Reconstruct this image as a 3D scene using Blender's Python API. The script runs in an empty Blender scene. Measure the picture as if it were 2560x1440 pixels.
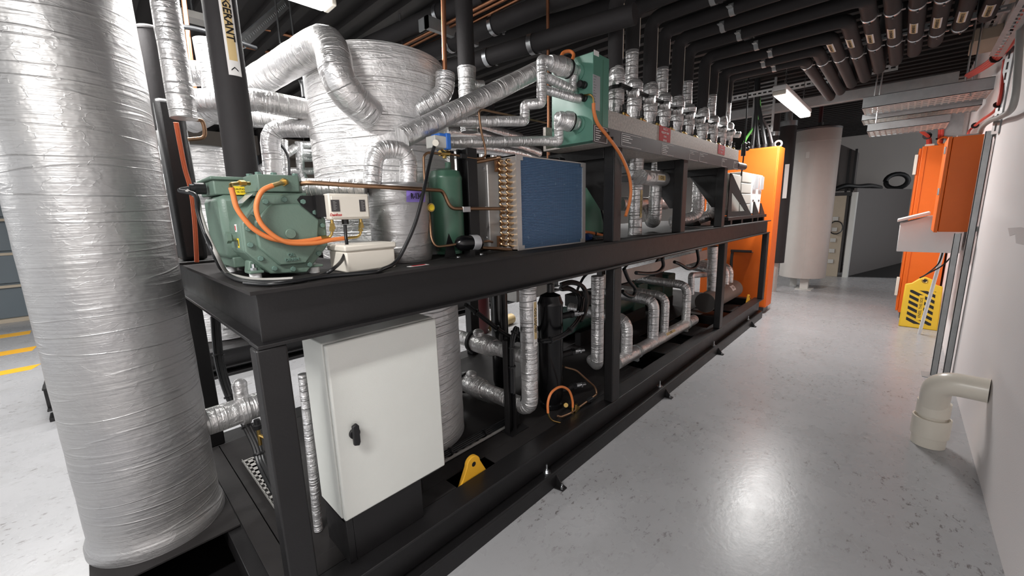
import bpy, bmesh, math, random
from mathutils import Vector, Matrix
random.seed(7)
S = bpy.context.scene
COL = S.collection
# ---------------------------------------------------------------- camera, world, exposure
CF, CYAW, CPITCH, CROLL, CH = 1009.17, 0.764077, 0.183772, -0.027839, 1.5
_f = Vector((math.cos(CYAW)*math.cos(CPITCH), math.sin(CYAW)*math.cos(CPITCH), -math.sin(CPITCH)))
_r0 = Vector((math.sin(CYAW), -math.cos(CYAW), 0)); _u0 = _r0.cross(_f)
_r = math.cos(CROLL)*_r0 + math.sin(CROLL)*_u0
_u = -math.sin(CROLL)*_r0 + math.cos(CROLL)*_u0
cam = bpy.data.cameras.new('camera'); camo = bpy.data.objects.new('camera', cam); COL.objects.link(camo)
cam.sensor_width = 36; cam.lens = 36*CF/2560; cam.clip_start = 0.02; cam.clip_end = 100
M = Matrix((_r, _u, -_f)).transposed().to_4x4(); M.translation = (0, 0, CH); camo.matrix_world = M
S.camera = camo
W = bpy.data.worlds.new('world'); S.world = W; W.use_nodes = True
W.node_tree.nodes['Background'].inputs[0].default_value = (.97, .98, 1, 1)
W.node_tree.nodes['Background'].inputs[1].default_value = 1.0
S.view_settings.view_transform = 'Standard'; S.view_settings.look = 'None'
S.view_settings.exposure = 0.3; S.view_settings.gamma = 1; S.view_settings.use_curve_mapping = False
LAMP_E, LAMP_W = 9.0, 62.0       # glow of the diffuser, watts of each lamp
# ---------------------------------------------------------------- helpers
def V(*a): return Vector(a)
def ray(px, py, **k):
    """point where the sight line through (px, py) meets a plane of the room, e.g. z=1.31"""
    d = _f*CF + _r*(px-1280) - _u*(py-720); c = Vector((0, 0, CH))
    (a, v), = k.items(); i = 'xyz'.index(a)
    return c + d*((v-c[i])/d[i])
def fillet(pts, rad, seg=5):
    pts = [Vector(p) for p in pts]
    if rad <= 0 or len(pts) < 3: return pts
    out = [pts[0]]
    for i in range(1, len(pts)-1):
        a, b, c = pts[i-1], pts[i], pts[i+1]
        u, w = a-b, c-b; lu, lw = u.length, w.length
        t = min(rad, lu*.49, lw*.49)
        p, q = b+u/lu*t, b+w/lw*t
        for k in range(seg+1):
            s = k/seg
            out.append(p*(1-s)**2 + b*2*s*(1-s) + q*s*s)
    out.append(pts[-1]); return out
def spline(pts, seg=8):
    pts = [Vector(p) for p in pts]; out = []
    n = len(pts)
    for i in range(n-1):
        p0, p1, p2, p3 = pts[max(i-1, 0)], pts[i], pts[i+1], pts[min(i+2, n-1)]
        for k in range(seg):
            t = k/seg
            out.append(.5*((2*p1)+(p2-p0)*t+(2*p0-5*p1+4*p2-p3)*t*t+(3*p1-p0-3*p2+p3)*t**3))
    out.append(pts[-1]); return out
class MB:
    def __init__(s): s.v = []; s.f = []; s.uv = []
    def quad(s, idx, uv=None):
        s.f.append(tuple(idx)); s.uv.append(uv or [(0, 0)]*len(idx))
    def obox(s, o, a, b, c):
        o, a, b, c = Vector(o), Vector(a), Vector(b), Vector(c); n = len(s.v)
        if a.cross(b).dot(c) < 0: a, b = b, a
        la, lb, lc = a.length, b.length, c.length
        s.v += [o, o+a, o+a+b, o+b, o+c, o+a+c, o+a+b+c, o+b+c]
        for q, (x, y) in (((0, 3, 2, 1), (lb, la)), ((4, 5, 6, 7), (la, lb)), ((0, 1, 5, 4), (la, lc)), ((1, 2, 6, 5), (lb, lc)), ((2, 3, 7, 6), (la, lc)), ((3, 0, 4, 7), (lb, lc))):
            s.quad([n+i for i in q], [(0, 0), (x, 0), (x, y), (0, y)])
        return s
    def box(s, x0, x1, y0, y1, z0, z1):
        return s.obox((x0, y0, z0), (x1-x0, 0, 0), (0, y1-y0, 0), (0, 0, z1-z0))
    def ring_loft(s, rings, vs, us=None, cap=True, close=True):
        n = len(s.v); m = len(rings[0])
        for r in rings: s.v += r
        for i in range(len(rings)-1):
            for j in range(m if close else m-1):
                j2 = (j+1) % m
                u0 = us[j] if us else j/m; u1 = us[j+1] if us else (j+1)/m
                s.quad([n+i*m+j, n+i*m+j2, n+(i+1)*m+j2, n+(i+1)*m+j], [(u0, vs[i]), (u1, vs[i]), (u1, vs[i+1]), (u0, vs[i+1])])
        if cap:
            for k, i in ((0, 0), (1, len(rings)-1)):
                idx = [n+i*m+j for j in range(m)]
                if k == 0: idx.reverse()
                s.quad(idx, [(s.v[q].x+s.v[q].y, s.v[q].z+s.v[q].y) for q in idx])
        return s
    def tube(s, pts, r, n=12, fil=0, seg=5, cap=True, rr=None, jit=0):
        pts = fillet(pts, fil, seg); k = len(pts); T = []
        for i in range(k):
            d = (pts[min(i+1, k-1)]-pts[max(i-1, 0)]); T.append(d.normalized())
        up = Vector((0, 0, 1)) if abs(T[0].z) < .9 else Vector((1, 0, 0))
        nn = (up - T[0]*up.dot(T[0])).normalized(); rings = []; vs = []; L = random.random()*.3
        for i in range(k):
            nn = (nn - T[i]*nn.dot(T[i])).normalized(); b = T[i].cross(nn)
            if i: L += (pts[i]-pts[i-1]).length
            R = (rr[i] if rr else r)
            R *= 1 + (random.uniform(-jit, jit) if jit else 0)
            sc = 1.0
            if 0 < i < k-1:
                c = (pts[i]-pts[i-1]).normalized().dot((pts[i+1]-pts[i]).normalized()); sc = 1/max(.6, math.sqrt(max(.01, (1+c)/2)))
            bis = None
            rings.append([pts[i] + (nn*math.cos(q)+b*math.sin(q))*R for q in [2*math.pi*j/n for j in range(n)]]); vs.append(L)
        us = [2*math.pi*r*j/n for j in range(n+1)]
        return s.ring_loft(rings, vs, us, cap)
    def cyl(s, p0, p1, r, n=20, r1=None):
        return s.tube([p0, p1], r, n, rr=[r, r if r1 is None else r1])
    def lathe(s, c, prof, n=48, axis=(0, 0, 1), wob=0):
        ax = Vector(axis).normalized(); c = Vector(c)
        up = Vector((1, 0, 0)) if abs(ax.x) < .9 else Vector((0, 1, 0))
        e1 = (up-ax*up.dot(ax)).normalized(); e2 = ax.cross(e1); rings = []; vs = []; L = 0; R = max(p[0] for p in prof)
        for i, (r, h) in enumerate(prof):
            if i: L += math.hypot(r-prof[i-1][0], h-prof[i-1][1])
            rr = r*(1+(random.uniform(-wob, wob) if wob else 0))
            rings.append([c+ax*h+(e1*math.cos(q)+e2*math.sin(q))*rr for q in [2*math.pi*j/n for j in range(n)]]); vs.append(L)
        return s.ring_loft(rings, vs, [2*math.pi*R*j/n for j in range(n+1)], True)
    def prism(s, poly, o, a, b, d):
        """polygon given in (a, b) axes at origin o, thickened by vector d"""
        o, a, b, d = Vector(o), Vector(a), Vector(b), Vector(d); n = len(s.v); m = len(poly)
        if a.cross(b).dot(d) < 0: poly = poly[::-1]
        P = [o+a*x+b*y for x, y in poly]
        s.v += P + [p+d for p in P]
        s.quad([n+m-1-i for i in range(m)], [poly[m-1-i] for i in range(m)]); s.quad([n+m+i for i in range(m)], list(poly))
        L = 0; t = d.length
        for i in range(m):
            j = (i+1) % m; e = (P[j]-P[i]).length
            s.quad([n+i, n+j, n+m+j, n+m+i], [(L, 0), (L+e, 0), (L+e, t), (L, t)]); L += e
        return s
    def sph(s, c, r, sc=(1, 1, 1), n=14, m=9):
        c = Vector(c); prof = []
        rings = []; vs = []
        for i in range(m+1):
            a = math.pi*(i+.02)/(m+.04); 
            rings.append([c+Vector((r*math.sin(a)*math.cos(q)*sc[0], r*math.sin(a)*math.sin(q)*sc[1], -r*math.cos(a)*sc[2])) for q in [2*math.pi*j/n for j in range(n)]]); vs.append(a*r)
        return s.ring_loft(rings, vs, [2*math.pi*r*j/n for j in range(n+1)], True)
    def mesh(s, name, mat, off, ang=38):
        me = bpy.data.meshes.new(name)
        me.from_pydata([tuple(p-off) for p in s.v], [], s.f)
        ul = me.uv_layers.new(name='uv').data; k = 0
        for q in s.uv:
            for u in q: ul[k].uv = u; k += 1
        mats = mat if isinstance(mat, (list, tuple)) else [mat]
        for m in mats: me.materials.append(m)
        me.polygons.foreach_set('use_smooth', [True]*len(me.polygons))
        me.set_sharp_from_angle(angle=math.radians(ang)); me.update(); return me
def base_of(vs):
    xs = [p.x for p in vs]; ys = [p.y for p in vs]; zs = [p.z for p in vs]
    return Vector(((min(xs)+max(xs))/2, (min(ys)+max(ys))/2, min(zs)))
OFF = {}
def tag(o, label, cat, group=None, kind=None):
    if label: o['label'] = label
    if cat: o['category'] = cat
    if group: o['group'] = group
    if kind: o['kind'] = kind
    return o
def bevel(o, w, seg=2):
    m = o.modifiers.new('bevel', 'BEVEL'); m.width = w; m.segments = seg; m.limit_method = 'ANGLE'; m.angle_limit = math.radians(35)
    return o
def thing(name, label, cat, loc, group=None):
    o = bpy.data.objects.new(name, None); COL.objects.link(o); o.location = loc; o.empty_display_size = .05
    OFF[o.name] = Vector(loc); return tag(o, label, cat, group)
def part(name, mb, mat, parent, bev=0, label=None, ang=38):
    off = OFF[parent.name]
    o = bpy.data.objects.new(name, mb.mesh(name, mat, off, ang)); COL.objects.link(o); o.parent = parent
    OFF[o.name] = off
    if bev: bevel(o, bev)
    if label: o['label'] = label
    return o
def solo(name, mb, mat, label, cat, group=None, bev=0, kind=None, ang=38):
    off = base_of(mb.v)
    o = bpy.data.objects.new(name, mb.mesh(name, mat, off, ang)); COL.objects.link(o); o.location = off; OFF[o.name] = off
    if bev: bevel(o, bev)
    return tag(o, label, cat, group, kind)
def struct(name, mb, mat, bev=0):
    o = bpy.data.objects.new(name, mb.mesh(name, mat, Vector((0, 0, 0)))); COL.objects.link(o); o['kind'] = 'structure'; OFF[o.name] = Vector((0, 0, 0))
    if bev: bevel(o, bev)
    return o
def copy_tree(o, delta, label=None):
    c = o.copy(); COL.objects.link(c); c.location = o.location + Vector(delta); OFF[c.name] = OFF[o.name]+Vector(delta)
    if label: c['label'] = label
    for ch in o.children:
        d = ch.copy(); COL.objects.link(d); d.parent = c; OFF[d.name] = OFF[c.name]
        for g in ch.children:
            e = g.copy(); COL.objects.link(e); e.parent = d; OFF[e.name] = OFF[c.name]
    return c
def text(name, s, size, mat, parent, o, ax, ay, depth=.0006, align='CENTER', sx=1.0, bold=0.0, shear=0):
    """raised or printed lettering: o = anchor, ax = reading direction, ay = up direction"""
    cu = bpy.data.curves.new('t', 'FONT'); cu.body = s; cu.size = size; cu.align_x = align; cu.align_y = 'CENTER'; cu.extrude = depth/2; cu.offset = bold; cu.shear = shear
    cu.resolution_u = 2
    t = bpy.data.objects.new('t', cu); COL.objects.link(t)
    dg = bpy.context.evaluated_depsgraph_get(); me = bpy.data.meshes.new_from_object(t.evaluated_get(dg))
    bpy.data.objects.remove(t); bpy.data.curves.remove(cu)
    ax, ay = Vector(ax).normalized(), Vector(ay).normalized(); az = ax.cross(ay)
    R = Matrix((ax*sx, ay, az)).transposed().to_4x4(); off = OFF[parent.name]
    R.translation = Vector(o)-off; me.transform(R); me.materials.clear(); me.materials.append(mat); me.name = name
    ob = bpy.data.objects.new(name, me); COL.objects.link(ob); ob.parent = parent; OFF[ob.name] = off
    return ob
# ---------------------------------------------------------------- materials
def rgb(r, g, b):
    f = lambda c: ((c/255)/12.92 if c/255 <= .04045 else ((c/255+.055)/1.055)**2.4)
    return (f(r), f(g), f(b), 1)
class NT:
    def __init__(s, name):
        s.m = bpy.data.materials.new(name); s.m.use_nodes = True; s.t = s.m.node_tree; s.b = s.t.nodes['Principled BSDF']
    def n(s, t, **k):
        x = s.t.nodes.new(t)
        for a, b in k.items(): setattr(x, a, b)
        return x
    def l(s, a, b): s.t.links.new(a, b)
    def coord(s, uv=False, scale=(1, 1, 1)):
        c = s.n('ShaderNodeTexCoord'); mp = s.n('ShaderNodeMapping'); mp.inputs['Scale'].default_value = scale
        s.l(c.outputs['UV' if uv else 'Object'], mp.inputs[0]); return mp.outputs[0]
    def noise(s, vec, scale, detail=3, rough=.55):
        x = s.n('ShaderNodeTexNoise'); x.inputs['Scale'].default_value = scale; x.inputs['Detail'].default_value = detail; x.inputs['Roughness'].default_value = rough
        s.l(vec, x.inputs['Vector']); return x.outputs['Fac']
    def ramp(s, fac, stops):
        x = s.n('ShaderNodeValToRGB'); e = x.color_ramp.elements
        while len(e) < len(stops): e.new(.5)
        for i, (p, c) in enumerate(stops): e[i].position = p; e[i].color = c if len(c) == 4 else (*c, 1)
        s.l(fac, x.inputs[0]); return x.outputs[0]
    def mth(s, op, a, b=None):
        x = s.n('ShaderNodeMath', operation=op)
        for i, q in enumerate((a, b)):
            if q is None: continue
            if isinstance(q, (int, float)): x.inputs[i].default_value = q
            else: s.l(q, x.inputs[i])
        return x.outputs[0]
    def bump(s, h, dist, strength=1, prev=None):
        x = s.n('ShaderNodeBump'); x.inputs['Distance'].default_value = dist; x.inputs['Strength'].default_value = strength; s.l(h, x.inputs['Height'])
        if prev: s.l(prev, x.inputs['Normal'])
        return x.outputs[0]
    def mix(s, fac, a, b, mode='MIX'):
        x = s.n('ShaderNodeMix', data_type='RGBA', blend_type=mode)
        for i, q in ((0, fac), (6, a), (7, b)):
            if isinstance(q, (int, float)): x.inputs[i].default_value = q
            elif isinstance(q, tuple): x.inputs[i].default_value = q
            else: s.l(q, x.inputs[i])
        return x.outputs[2]
    def set(s, **k):
        for a, b in k.items():
            i = s.b.inputs[a.replace('_', ' ')]
            if hasattr(b, 'is_output'): s.l(b, i)
            else: i.default_value = b
        return s
def simple(name, col, rough=.5, metal=0, var=.0, bmp=0, bscale=200, spec=.5, rvar=0):
    m = NT(name); v = m.coord()
    c = col
    if var:
        c = m.mix(m.ramp(m.noise(v, 9, 5, .65), [(.3, (0, 0, 0)), (.75, (1, 1, 1))]), col, tuple(min(1, x*(1+var)) for x in col[:3])+(1,))
    m.set(Base_Color=c, Roughness=rough, Metallic=metal); m.b.inputs['Specular IOR Level'].default_value = spec
    if rvar: m.set(Roughness=m.mth('ADD', m.mth('MULTIPLY', m.noise(v, 14, 4), rvar), rough-rvar/2))
    if bmp: m.set(Normal=m.bump(m.noise(v, bscale, 2), bmp))
    return m.m
def foil(name, crease=1.0, grid=(.030, .022), fine=1.0, tone=.80, rough=.30, cs=(2.2, 42, 1.1, 17), metal=.76):
    """reinforced aluminium foil: pressed scrim grid, circumferential creases, loose crumples"""
    m = NT(name); uv = m.coord(True)
    sx = m.n('ShaderNodeSeparateXYZ'); m.l(uv, sx.inputs[0]); u, v = sx.outputs[0], sx.outputs[1]
    wob = m.mth('MULTIPLY', m.mth('SUBTRACT', m.noise(m.coord(True, (7, 7, 7)), 1, 2), .5), .012)
    def line(c, step, w):
        d = m.mth('ABSOLUTE', m.mth('SUBTRACT', m.mth('FRACT', m.mth('DIVIDE', m.mth('ADD', c, wob), step)), .5))
        return m.mth('GREATER_THAN', d, .5-w/step)
    g = m.mth('MAXIMUM', line(u, grid[0], .0011), line(v, grid[1], .0009))
    fade = m.ramp(m.noise(m.coord(True, (3, 3, 3)), 1, 3), [(.38, (.12,)*3), (.62, (1, 1, 1))])
    g = m.mth('MULTIPLY', g, fade)
    c1 = m.noise(m.coord(True, (cs[0], cs[1], 1)), 1, 5, .62)            # creases running round the pipe
    c2 = m.noise(m.coord(True, (cs[2], cs[3], 1)), 1, 2, .5)
    rid = m.ramp(m.mth('ABSOLUTE', m.mth('SUBTRACT', c2, .5)), [(0, (1, 1, 1)), (.022, (0, 0, 0))])
    rid2 = m.ramp(m.mth('ABSOLUTE', m.mth('SUBTRACT', m.noise(m.coord(True, (9, 16, 1)), 1, 3), .52)), [(0, (1, 1, 1)), (.018, (0, 0, 0))])
    c3 = m.noise(m.coord(False), 13, 3)
    nb = m.bump(c3, .012*crease, 1)
    nb = m.bump(c1, .0050*fine, 1, nb)
    nb = m.bump(rid, .0027*crease, 1, nb)
    nb = m.bump(rid2, .0007*crease, 1, nb)
    nb = m.bump(g, .0015, 1, nb)
    big = m.noise(m.coord(False), 3.1, 3)
    col = m.mix(m.ramp(big, [(.35, (0, 0, 0)), (.7, (1, 1, 1))]), (tone*.93, tone*.925, tone*.935, 1), (tone, tone*.985, tone*.97, 1))
    m.set(Base_Color=col, Metallic=metal, Normal=nb, Roughness=m.mth('ADD', m.mth('MULTIPLY', c1, .16), rough-.05))
    return m.m
K = {}
K['foil'] = foil('foil', tone=.80); K['foil_tank'] = foil('foil_tank', .42, (.062, .05), .38, .40, .38, (2.0, 95, .8, 11)); K['foil_big'] = foil('foil_big', 1.0, (.055, .045), 1.15, .92, .40, metal=.6)
K['foil_pipe'] = foil('foil_pipe', .9, (.022, .016), 1.25, .82, .28)
K['foil_smooth'] = foil('foil_smooth', .5, (.03, .02), .5, .66, .26)
K['black'] = simple('black_paint', rgb(21, 20, 21), .42, 0, .25, .0004, 120, .45, .15)
K['black_gloss'] = simple('black_gloss', rgb(14, 14, 16), .22, 0, .2)
K['ins'] = simple('black_foam_insulation', rgb(44, 42, 43), .72, 0, .18, .0008, 60, .35)
K['rubber'] = simple('black_rubber', rgb(20, 20, 22), .5)
K['cable'] = simple('black_cable', rgb(26, 27, 29), .36)
K['green'] = simple('green_enamel', rgb(100, 121, 109), .4, 0, .10, .0006, 140, .5, .12)
K['green_dark'] = simple('green_tank_paint', rgb(68, 104, 86), .3, 0, .1, 0, 1, .5, .1)
K['green_box'] = simple('green_sheet_enamel', rgb(90, 136, 120), .33, 0, .10, 0, 1, .5, .15)
K['green_comp'] = simple('dark_green_enamel', rgb(45, 74, 66), .42, 0, .15)
K['bolt'] = simple('green_bolt', rgb(104, 132, 122), .35, .2)
K['copper'] = simple('copper', rgb(176, 124, 94), .4, 1, .25, 0, 1, .5, .2)
K['copper_dull'] = simple('dull_copper', rgb(146, 116, 92), .46, 1, .3, 0, 1, .5, .25)
K['copper_bend'] = simple('return_bend_copper', rgb(184, 152, 116), .3, 1, .2, 0, 1, .5, .2)
K['brass'] = simple('brass', rgb(186, 158, 96), .3, 1, .2, 0, 1, .5, .2)
K['steel'] = simple('zinc_steel', rgb(190, 192, 194), .3, 1, .1)
K['galv'] = simple('galvanised', rgb(158, 161, 162), .46, .5, .28, .0003, 40, .5, .15)
K['galv_light'] = simple('galvanised_light', rgb(186, 184, 180), .5, .55, .15)
K['alu'] = simple('aluminium_sheet', rgb(196, 194, 192), .42, .7, .1)
K['speckle'] = None
K['hose'] = simple('orange_hose', rgb(220, 128, 70), .45, 0, .05)
K['hose_red'] = simple('orange_red_hose', rgb(196, 92, 52), .42)
K['cream'] = simple('cream_plastic', rgb(226, 220, 208), .4, 0, .03)
K['white'] = simple('white_plastic', rgb(228, 228, 228), .4, 0, .03)
K['cab'] = simple('pale_grey_cabinet_paint', rgb(216, 218, 213), .36, 0, .03, .0003, 400)
K['cab_side'] = K['cab']
K['orange'] = simple('orange_cabinet_paint', rgb(228, 106, 22), .5, 0, .05)
K['yellow'] = simple('yellow_paint', rgb(238, 178, 48), .45, 0, .1)
K['pad'] = simple('yellow_foam_pad', rgb(222, 182, 44), .5, 0, .1)
K['red'] = simple('red_label', rgb(190, 36, 42), .6, spec=.2)
K['redcable'] = simple('red_cable', rgb(206, 74, 62), .45)
K['maroon'] = simple('maroon_paint', rgb(70, 26, 28), .35)
K['paper'] = simple('label_white', rgb(232, 230, 228), .5)
K['tan'] = simple('label_tan', rgb(212, 186, 134), .5)
K['ink'] = simple('ink', rgb(22, 22, 24), .6)
K['greyplate'] = simple('dark_grey_plate', rgb(70, 67, 68), .42)
K['lightgrey'] = simple('light_grey_plastic', rgb(196, 196, 192), .42)
K['silverlabel'] = simple('silver_label', rgb(198, 200, 204), .35, .4)
K['violet'] = simple('violet_label', rgb(142, 122, 208), .45)
K['blue'] = simple('blue_plastic', rgb(52, 112, 200), .4)
K['bluecap'] = simple('dark_blue_plastic', rgb(28, 62, 120), .4)
K['yel_label'] = simple('yellow_label', rgb(236, 206, 44), .5)
K['tankwhite'] = simple('white_tank_paint', rgb(192, 187, 182), .5, 0, .06)
K['brownins'] = simple('taupe_insulation', rgb(128, 120, 114), .55, 0, .1, .0006, 90)
K['greencable'] = simple('green_cable', rgb(104, 190, 96), .4)
K['greycable'] = simple('grey_conduit', rgb(160, 158, 154), .45)
K['deckgrey'] = simple('dark_grey_sheet', rgb(84, 80, 79), .55, 0, .05)
K['floorplate'] = simple('black_deck_plate', rgb(36, 34, 34), .66, 0, .4, .0004, 60, .25, .1)
K['beige'] = simple('beige_board', rgb(176, 164, 146), .6, 0, .08)
def emit(name, col, st):
    m = NT(name); m.b.inputs['Base Color'].default_value = col; m.b.inputs['Emission Color'].default_value = col; m.b.inputs['Emission Strength'].default_value = st; return m.m
K['lamp'] = emit('lamp_diffuser', (1, .985, .955, 1), LAMP_E)
def m_floor():
    m = NT('floor_epoxy'); v = m.coord()
    col = m.mix(m.noise(v, 1.1, 3), rgb(160, 160, 162), rgb(171, 171, 173))
    sc = m.ramp(m.noise(m.coord(False, (17, 30, 1)), 1, 4, .75), [(.575, (0, 0, 0)), (.65, (1, 1, 1))])
    sc2 = m.mth('MULTIPLY', sc, m.ramp(m.noise(v, 1.3, 3), [(.40, (0, 0, 0)), (.6, (1, 1, 1))]))
    col = m.mix(m.mth('MULTIPLY', sc2, .8), col, rgb(92, 86, 83))
    st = m.ramp(m.noise(v, 2.6, 6, .7), [(.52, (0, 0, 0)), (.8, (1, 1, 1))])
    col = m.mix(m.mth('MULTIPLY', st, .32), col, rgb(124, 120, 116))
    m.set(Base_Color=col, Roughness=m.mth('ADD', m.mth('MULTIPLY', m.noise(v, 5, 4), .16), .20), Normal=m.bump(m.noise(v, 40, 3, .6), .00045))
    m.b.inputs['Specular IOR Level'].default_value = .32
    return m.m
K['floor'] = m_floor()
def m_wall(name, c0, c1, rough=.75):
    m = NT(name); v = m.coord()
    m.set(Base_Color=m.mix(m.noise(v, 1.4, 4), c0, c1), Roughness=rough, Normal=m.bump(m.noise(v, 160, 2), .0006)); return m.m
K['wall'] = m_wall('white_painted_wall', rgb(242, 236, 235), rgb(247, 242, 241))
K['wallgrey'] = m_wall('grey_wall', rgb(172, 167, 163), rgb(182, 176, 172))
K['walldark'] = m_wall('concrete_wall', rgb(104, 98, 92), rgb(122, 115, 107))
K['ceil'] = m_wall('dark_ceiling', rgb(32, 30, 30), rgb(40, 37, 37))
K['shutter'] = m_wall('blue_grey_shutter', rgb(92, 103, 110), rgb(100, 110, 117), .5)
def m_speckle():
    m = NT('speckled_galvanised'); v = m.coord()
    c = m.mix(m.ramp(m.noise(v, 70, 3, .7), [(.4, (0, 0, 0)), (.62, (1, 1, 1))]), rgb(168, 161, 155), rgb(194, 187, 180))
    m.set(Base_Color=c, Roughness=.55, Metallic=.25); return m.m
K['speckle'] = m_speckle()
def m_fins():
    m = NT('blue_fins'); v = m.coord(); sx = m.n('ShaderNodeSeparateXYZ'); m.l(v, sx.inputs[0])
    w = m.mth('SINE', m.mth('MULTIPLY', sx.outputs[0], 1400))
    dent = m.ramp(m.noise(m.coord(False, (26, 1, 26)), 1, 3), [(.66, (0, 0, 0)), (.72, (1, 1, 1))])
    c = m.mix(m.mth('MULTIPLY', dent, .5), rgb(70, 104, 140), rgb(150, 178, 200))
    m.set(Base_Color=c, Roughness=.38, Metallic=.35, Normal=m.bump(w, .0006)); return m.m
K['fins'] = m_fins()
def m_clear():
    m = NT('clear_plastic'); m.set(Base_Color=(.95, .97, 1, 1), Roughness=.08); m.b.inputs['Transmission Weight'].default_value = .85; return m.m
K['clear'] = m_clear()
def m_stick():
    m = NT('grey_metal_tray'); m.set(Base_Color=rgb(170, 168, 166), Metallic=.6, Roughness=.45); return m.m
K['tray'] = m_stick()
# ---------------------------------------------------------------- room
YF, YW, XF, ZB, ZD, ZC = 1.23, -0.46, 11.6, 0.272, 1.314, 3.25
struct('floor', MB().box(-8, 14.4, -3, 12, -.1, 0), K['floor'])
struct('wall_right', MB().box(-5, 9.2, YW-.2, YW, 0, ZC), K['wall'])
struct('wall_far', MB().box(14.2, 14.4, -3, 10.4, 0, ZC), K['wallgrey'])
struct('wall_left', MB().box(-5, 14.2, 10.3, 10.5, 0, ZC), K['walldark'])
cm = MB().box(-5, 14.4, -3, 12, ZC, ZC+.1)
for i in range(95):
    x = -4.9+i*.2; cm.box(x, x+.07, -1.5, 12, ZC-.05, ZC)
struct('ceiling', cm, K['ceil'])
sh = MB().box(-4.6, 3, 10.2, 10.3, .06, 3.0)
for z in (.56, 1.07, 1.6, 2.13): sh.box(-4.6, 3, 10.16, 10.2, z+.06, z+.50)
d = struct('door_1', sh, K['shutter'], .01)
t_ = MB()
for z in (.56, 1.07, 1.6, 2.13): t_.box(-4.6, 3, 10.15, 10.2, z-.01, z+.03)
part('light_strip', t_, K['beige'], d)
struct('trim_1', MB().box(-5, 3.2, 10.12, 10.3, 0, .06), K['beige'])
for i, (y0, y1) in enumerate(((8.79, 9.06), (7.56, 7.81), (6.55, 6.74))):
    a, b = (-.74, -.62, -.54)[i], 0
    m = MB().prism([(-3.6, y0), (a-.03*i, y0), (a+.0, y1), (-3.6, y1)], (0, 0, .0005), (1, 0, 0), (0, 1, 0), (0, 0, .0015))
    solo('floor_stripe', m, K['yellow'], ('faded yellow floor stripe farthest away, nearest the blue-grey shutter', 'middle yellow stripe of the three painted on the floor', 'yellow floor stripe nearest the camera of the three on the left')[i], 'floor marking', 'yellow stripes painted on the floor')
# ---------------------------------------------------------------- lamps
def lamp(x0, x1, y, z, label, axis='x', chains=True):
    L = x1-x0; P = (lambda a, b, c: V(a, b, c)) if axis == 'x' else (lambda a, b, c: V(y+(b-y), x0+(a-x0), c))
    def bx(mb, a0, a1, b0, b1, c0, c1):
        if axis == 'x': return mb.box(a0, a1, b0, b1, c0, c1)
        return mb.box(b0, b1, a0, a1, c0, c1)
    t = thing('batten_light', label, 'ceiling light', (((x0+x1)/2, y, z+.1) if axis == 'x' else (y, (x0+x1)/2, z+.1)), 'fluorescent batten lights')
    part('body', bx(MB(), x0, x1, y-.062, y+.062, z+.045, z+.10), K['white'], t, .012)
    part('diffuser', bx(MB(), x0+.03, x1-.03, y-.055, y+.055, z, z+.045), K['lamp'], t, .015)
    for a in (x0, x1-.03): part('end_cap', bx(MB(), a, a+.03, y-.058, y+.058, z+.004, z+.045), K['cream'], t, .008)
    ld = bpy.data.lights.new('tube', 'AREA'); ld.shape = 'RECTANGLE'; ld.size = L-.06; ld.size_y = .11; ld.energy = LAMP_W; ld.color = (1, .985, .965)
    lo = bpy.data.objects.new('tube', ld); COL.objects.link(lo); lo.parent = t; lo.location = (0, 0, -.102)
    if chains:
        for k, a in enumerate((x0+.25, x1-.25)):
            c = MB(); n = int((ZC-.05-z-.1)/.035)+2
            for q in range(n):
                zz = z+.1+q*.035; p = V(a, y, zz) if axis == 'x' else V(y, a, zz)
                ww = .006; dx = V(1, 0, 0) if q % 2 else V(0, 1, 0)
                c.tube([p-dx*ww, p+V(0, 0, .02)-dx*ww, p+V(0, 0, .04), p+V(0, 0, .02)+dx*ww, p+dx*ww], .0022, 5)
            part('chain', c, K['steel'], t)
    return t
lamp(5.06, 6.62, 1.03, 2.60, 'bright batten light hung on chains above the aisle floor')
lamp(-.40, 1.13, 2.39, 2.62, 'bright batten light above the silver tank near the top edge')
lamp(-1.9, -.4, .62, 2.62, 'batten light just behind the viewer over the aisle')
lamp(8.2, 9.7, 4.35, 2.62, 'added unseen batten light at the far end of the middle aisle')  # unseen lamp added to brighten the far wall from the side
lamp(-3.6, -2.1, 4.4, 2.62, 'batten light hanging over the open floor on the left')
lamp(2.2, 3.7, 4.35, 2.62, 'batten light hanging beyond the first rack over the middle aisle')
lamp(5.6, 7.1, 4.35, 2.62, 'batten light far along the middle aisle behind the header')
lamp(-1.2, .3, 6.2, 2.62, 'batten light in the back of the room near the shutter')
lamp(2.6, 4.1, 7.6, 2.62, 'batten light deep in the room behind the second rack')
# ---------------------------------------------------------------- steel skid of the near rack
sk = thing('equipment_skid', 'long black steel two-tier rack carrying the compressors, tanks and pipe header', 'equipment rack', (3.2, 1.9, 0))
XE = 6.20
def ibeam(name, y0, y1, x0, x1, lab=None):
    m = MB(); yc = (y0+y1)/2
    m.box(x0, x1, y0, y1, .085, .098).box(x0, x1, y0, y1, ZB-.012, ZB).box(x0, x1, yc-.006, yc+.006, .098, ZB-.012)
    m.box(x0, x1, y0, y0+.008, .0, .085).box(x0, x1, y0+.008, y1, .0, .012).box(x0, x1, yc-.02, yc+.02, .02, .085)
    return part(name, m, K['black'], sk, .002)
ibeam('base_rail', YF, YF+.112, -.17, XE)
ibeam('base_rail', 2.62, 2.77, -.17, XE)
part('cross_beam', MB().box(-.17, -.158, YF+.15, 2.62, .0, ZB-.012), K['black'], sk, .002)
for i, x in enumerate((.22, 2.1, 2.75, 3.45, 4.15, 4.85, 5.55, XE-.1)):
    part('cross_beam', MB().box(x, x+.10, YF+.15, 2.62, .16, ZB-.012), K['black'], sk, .002)
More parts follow.
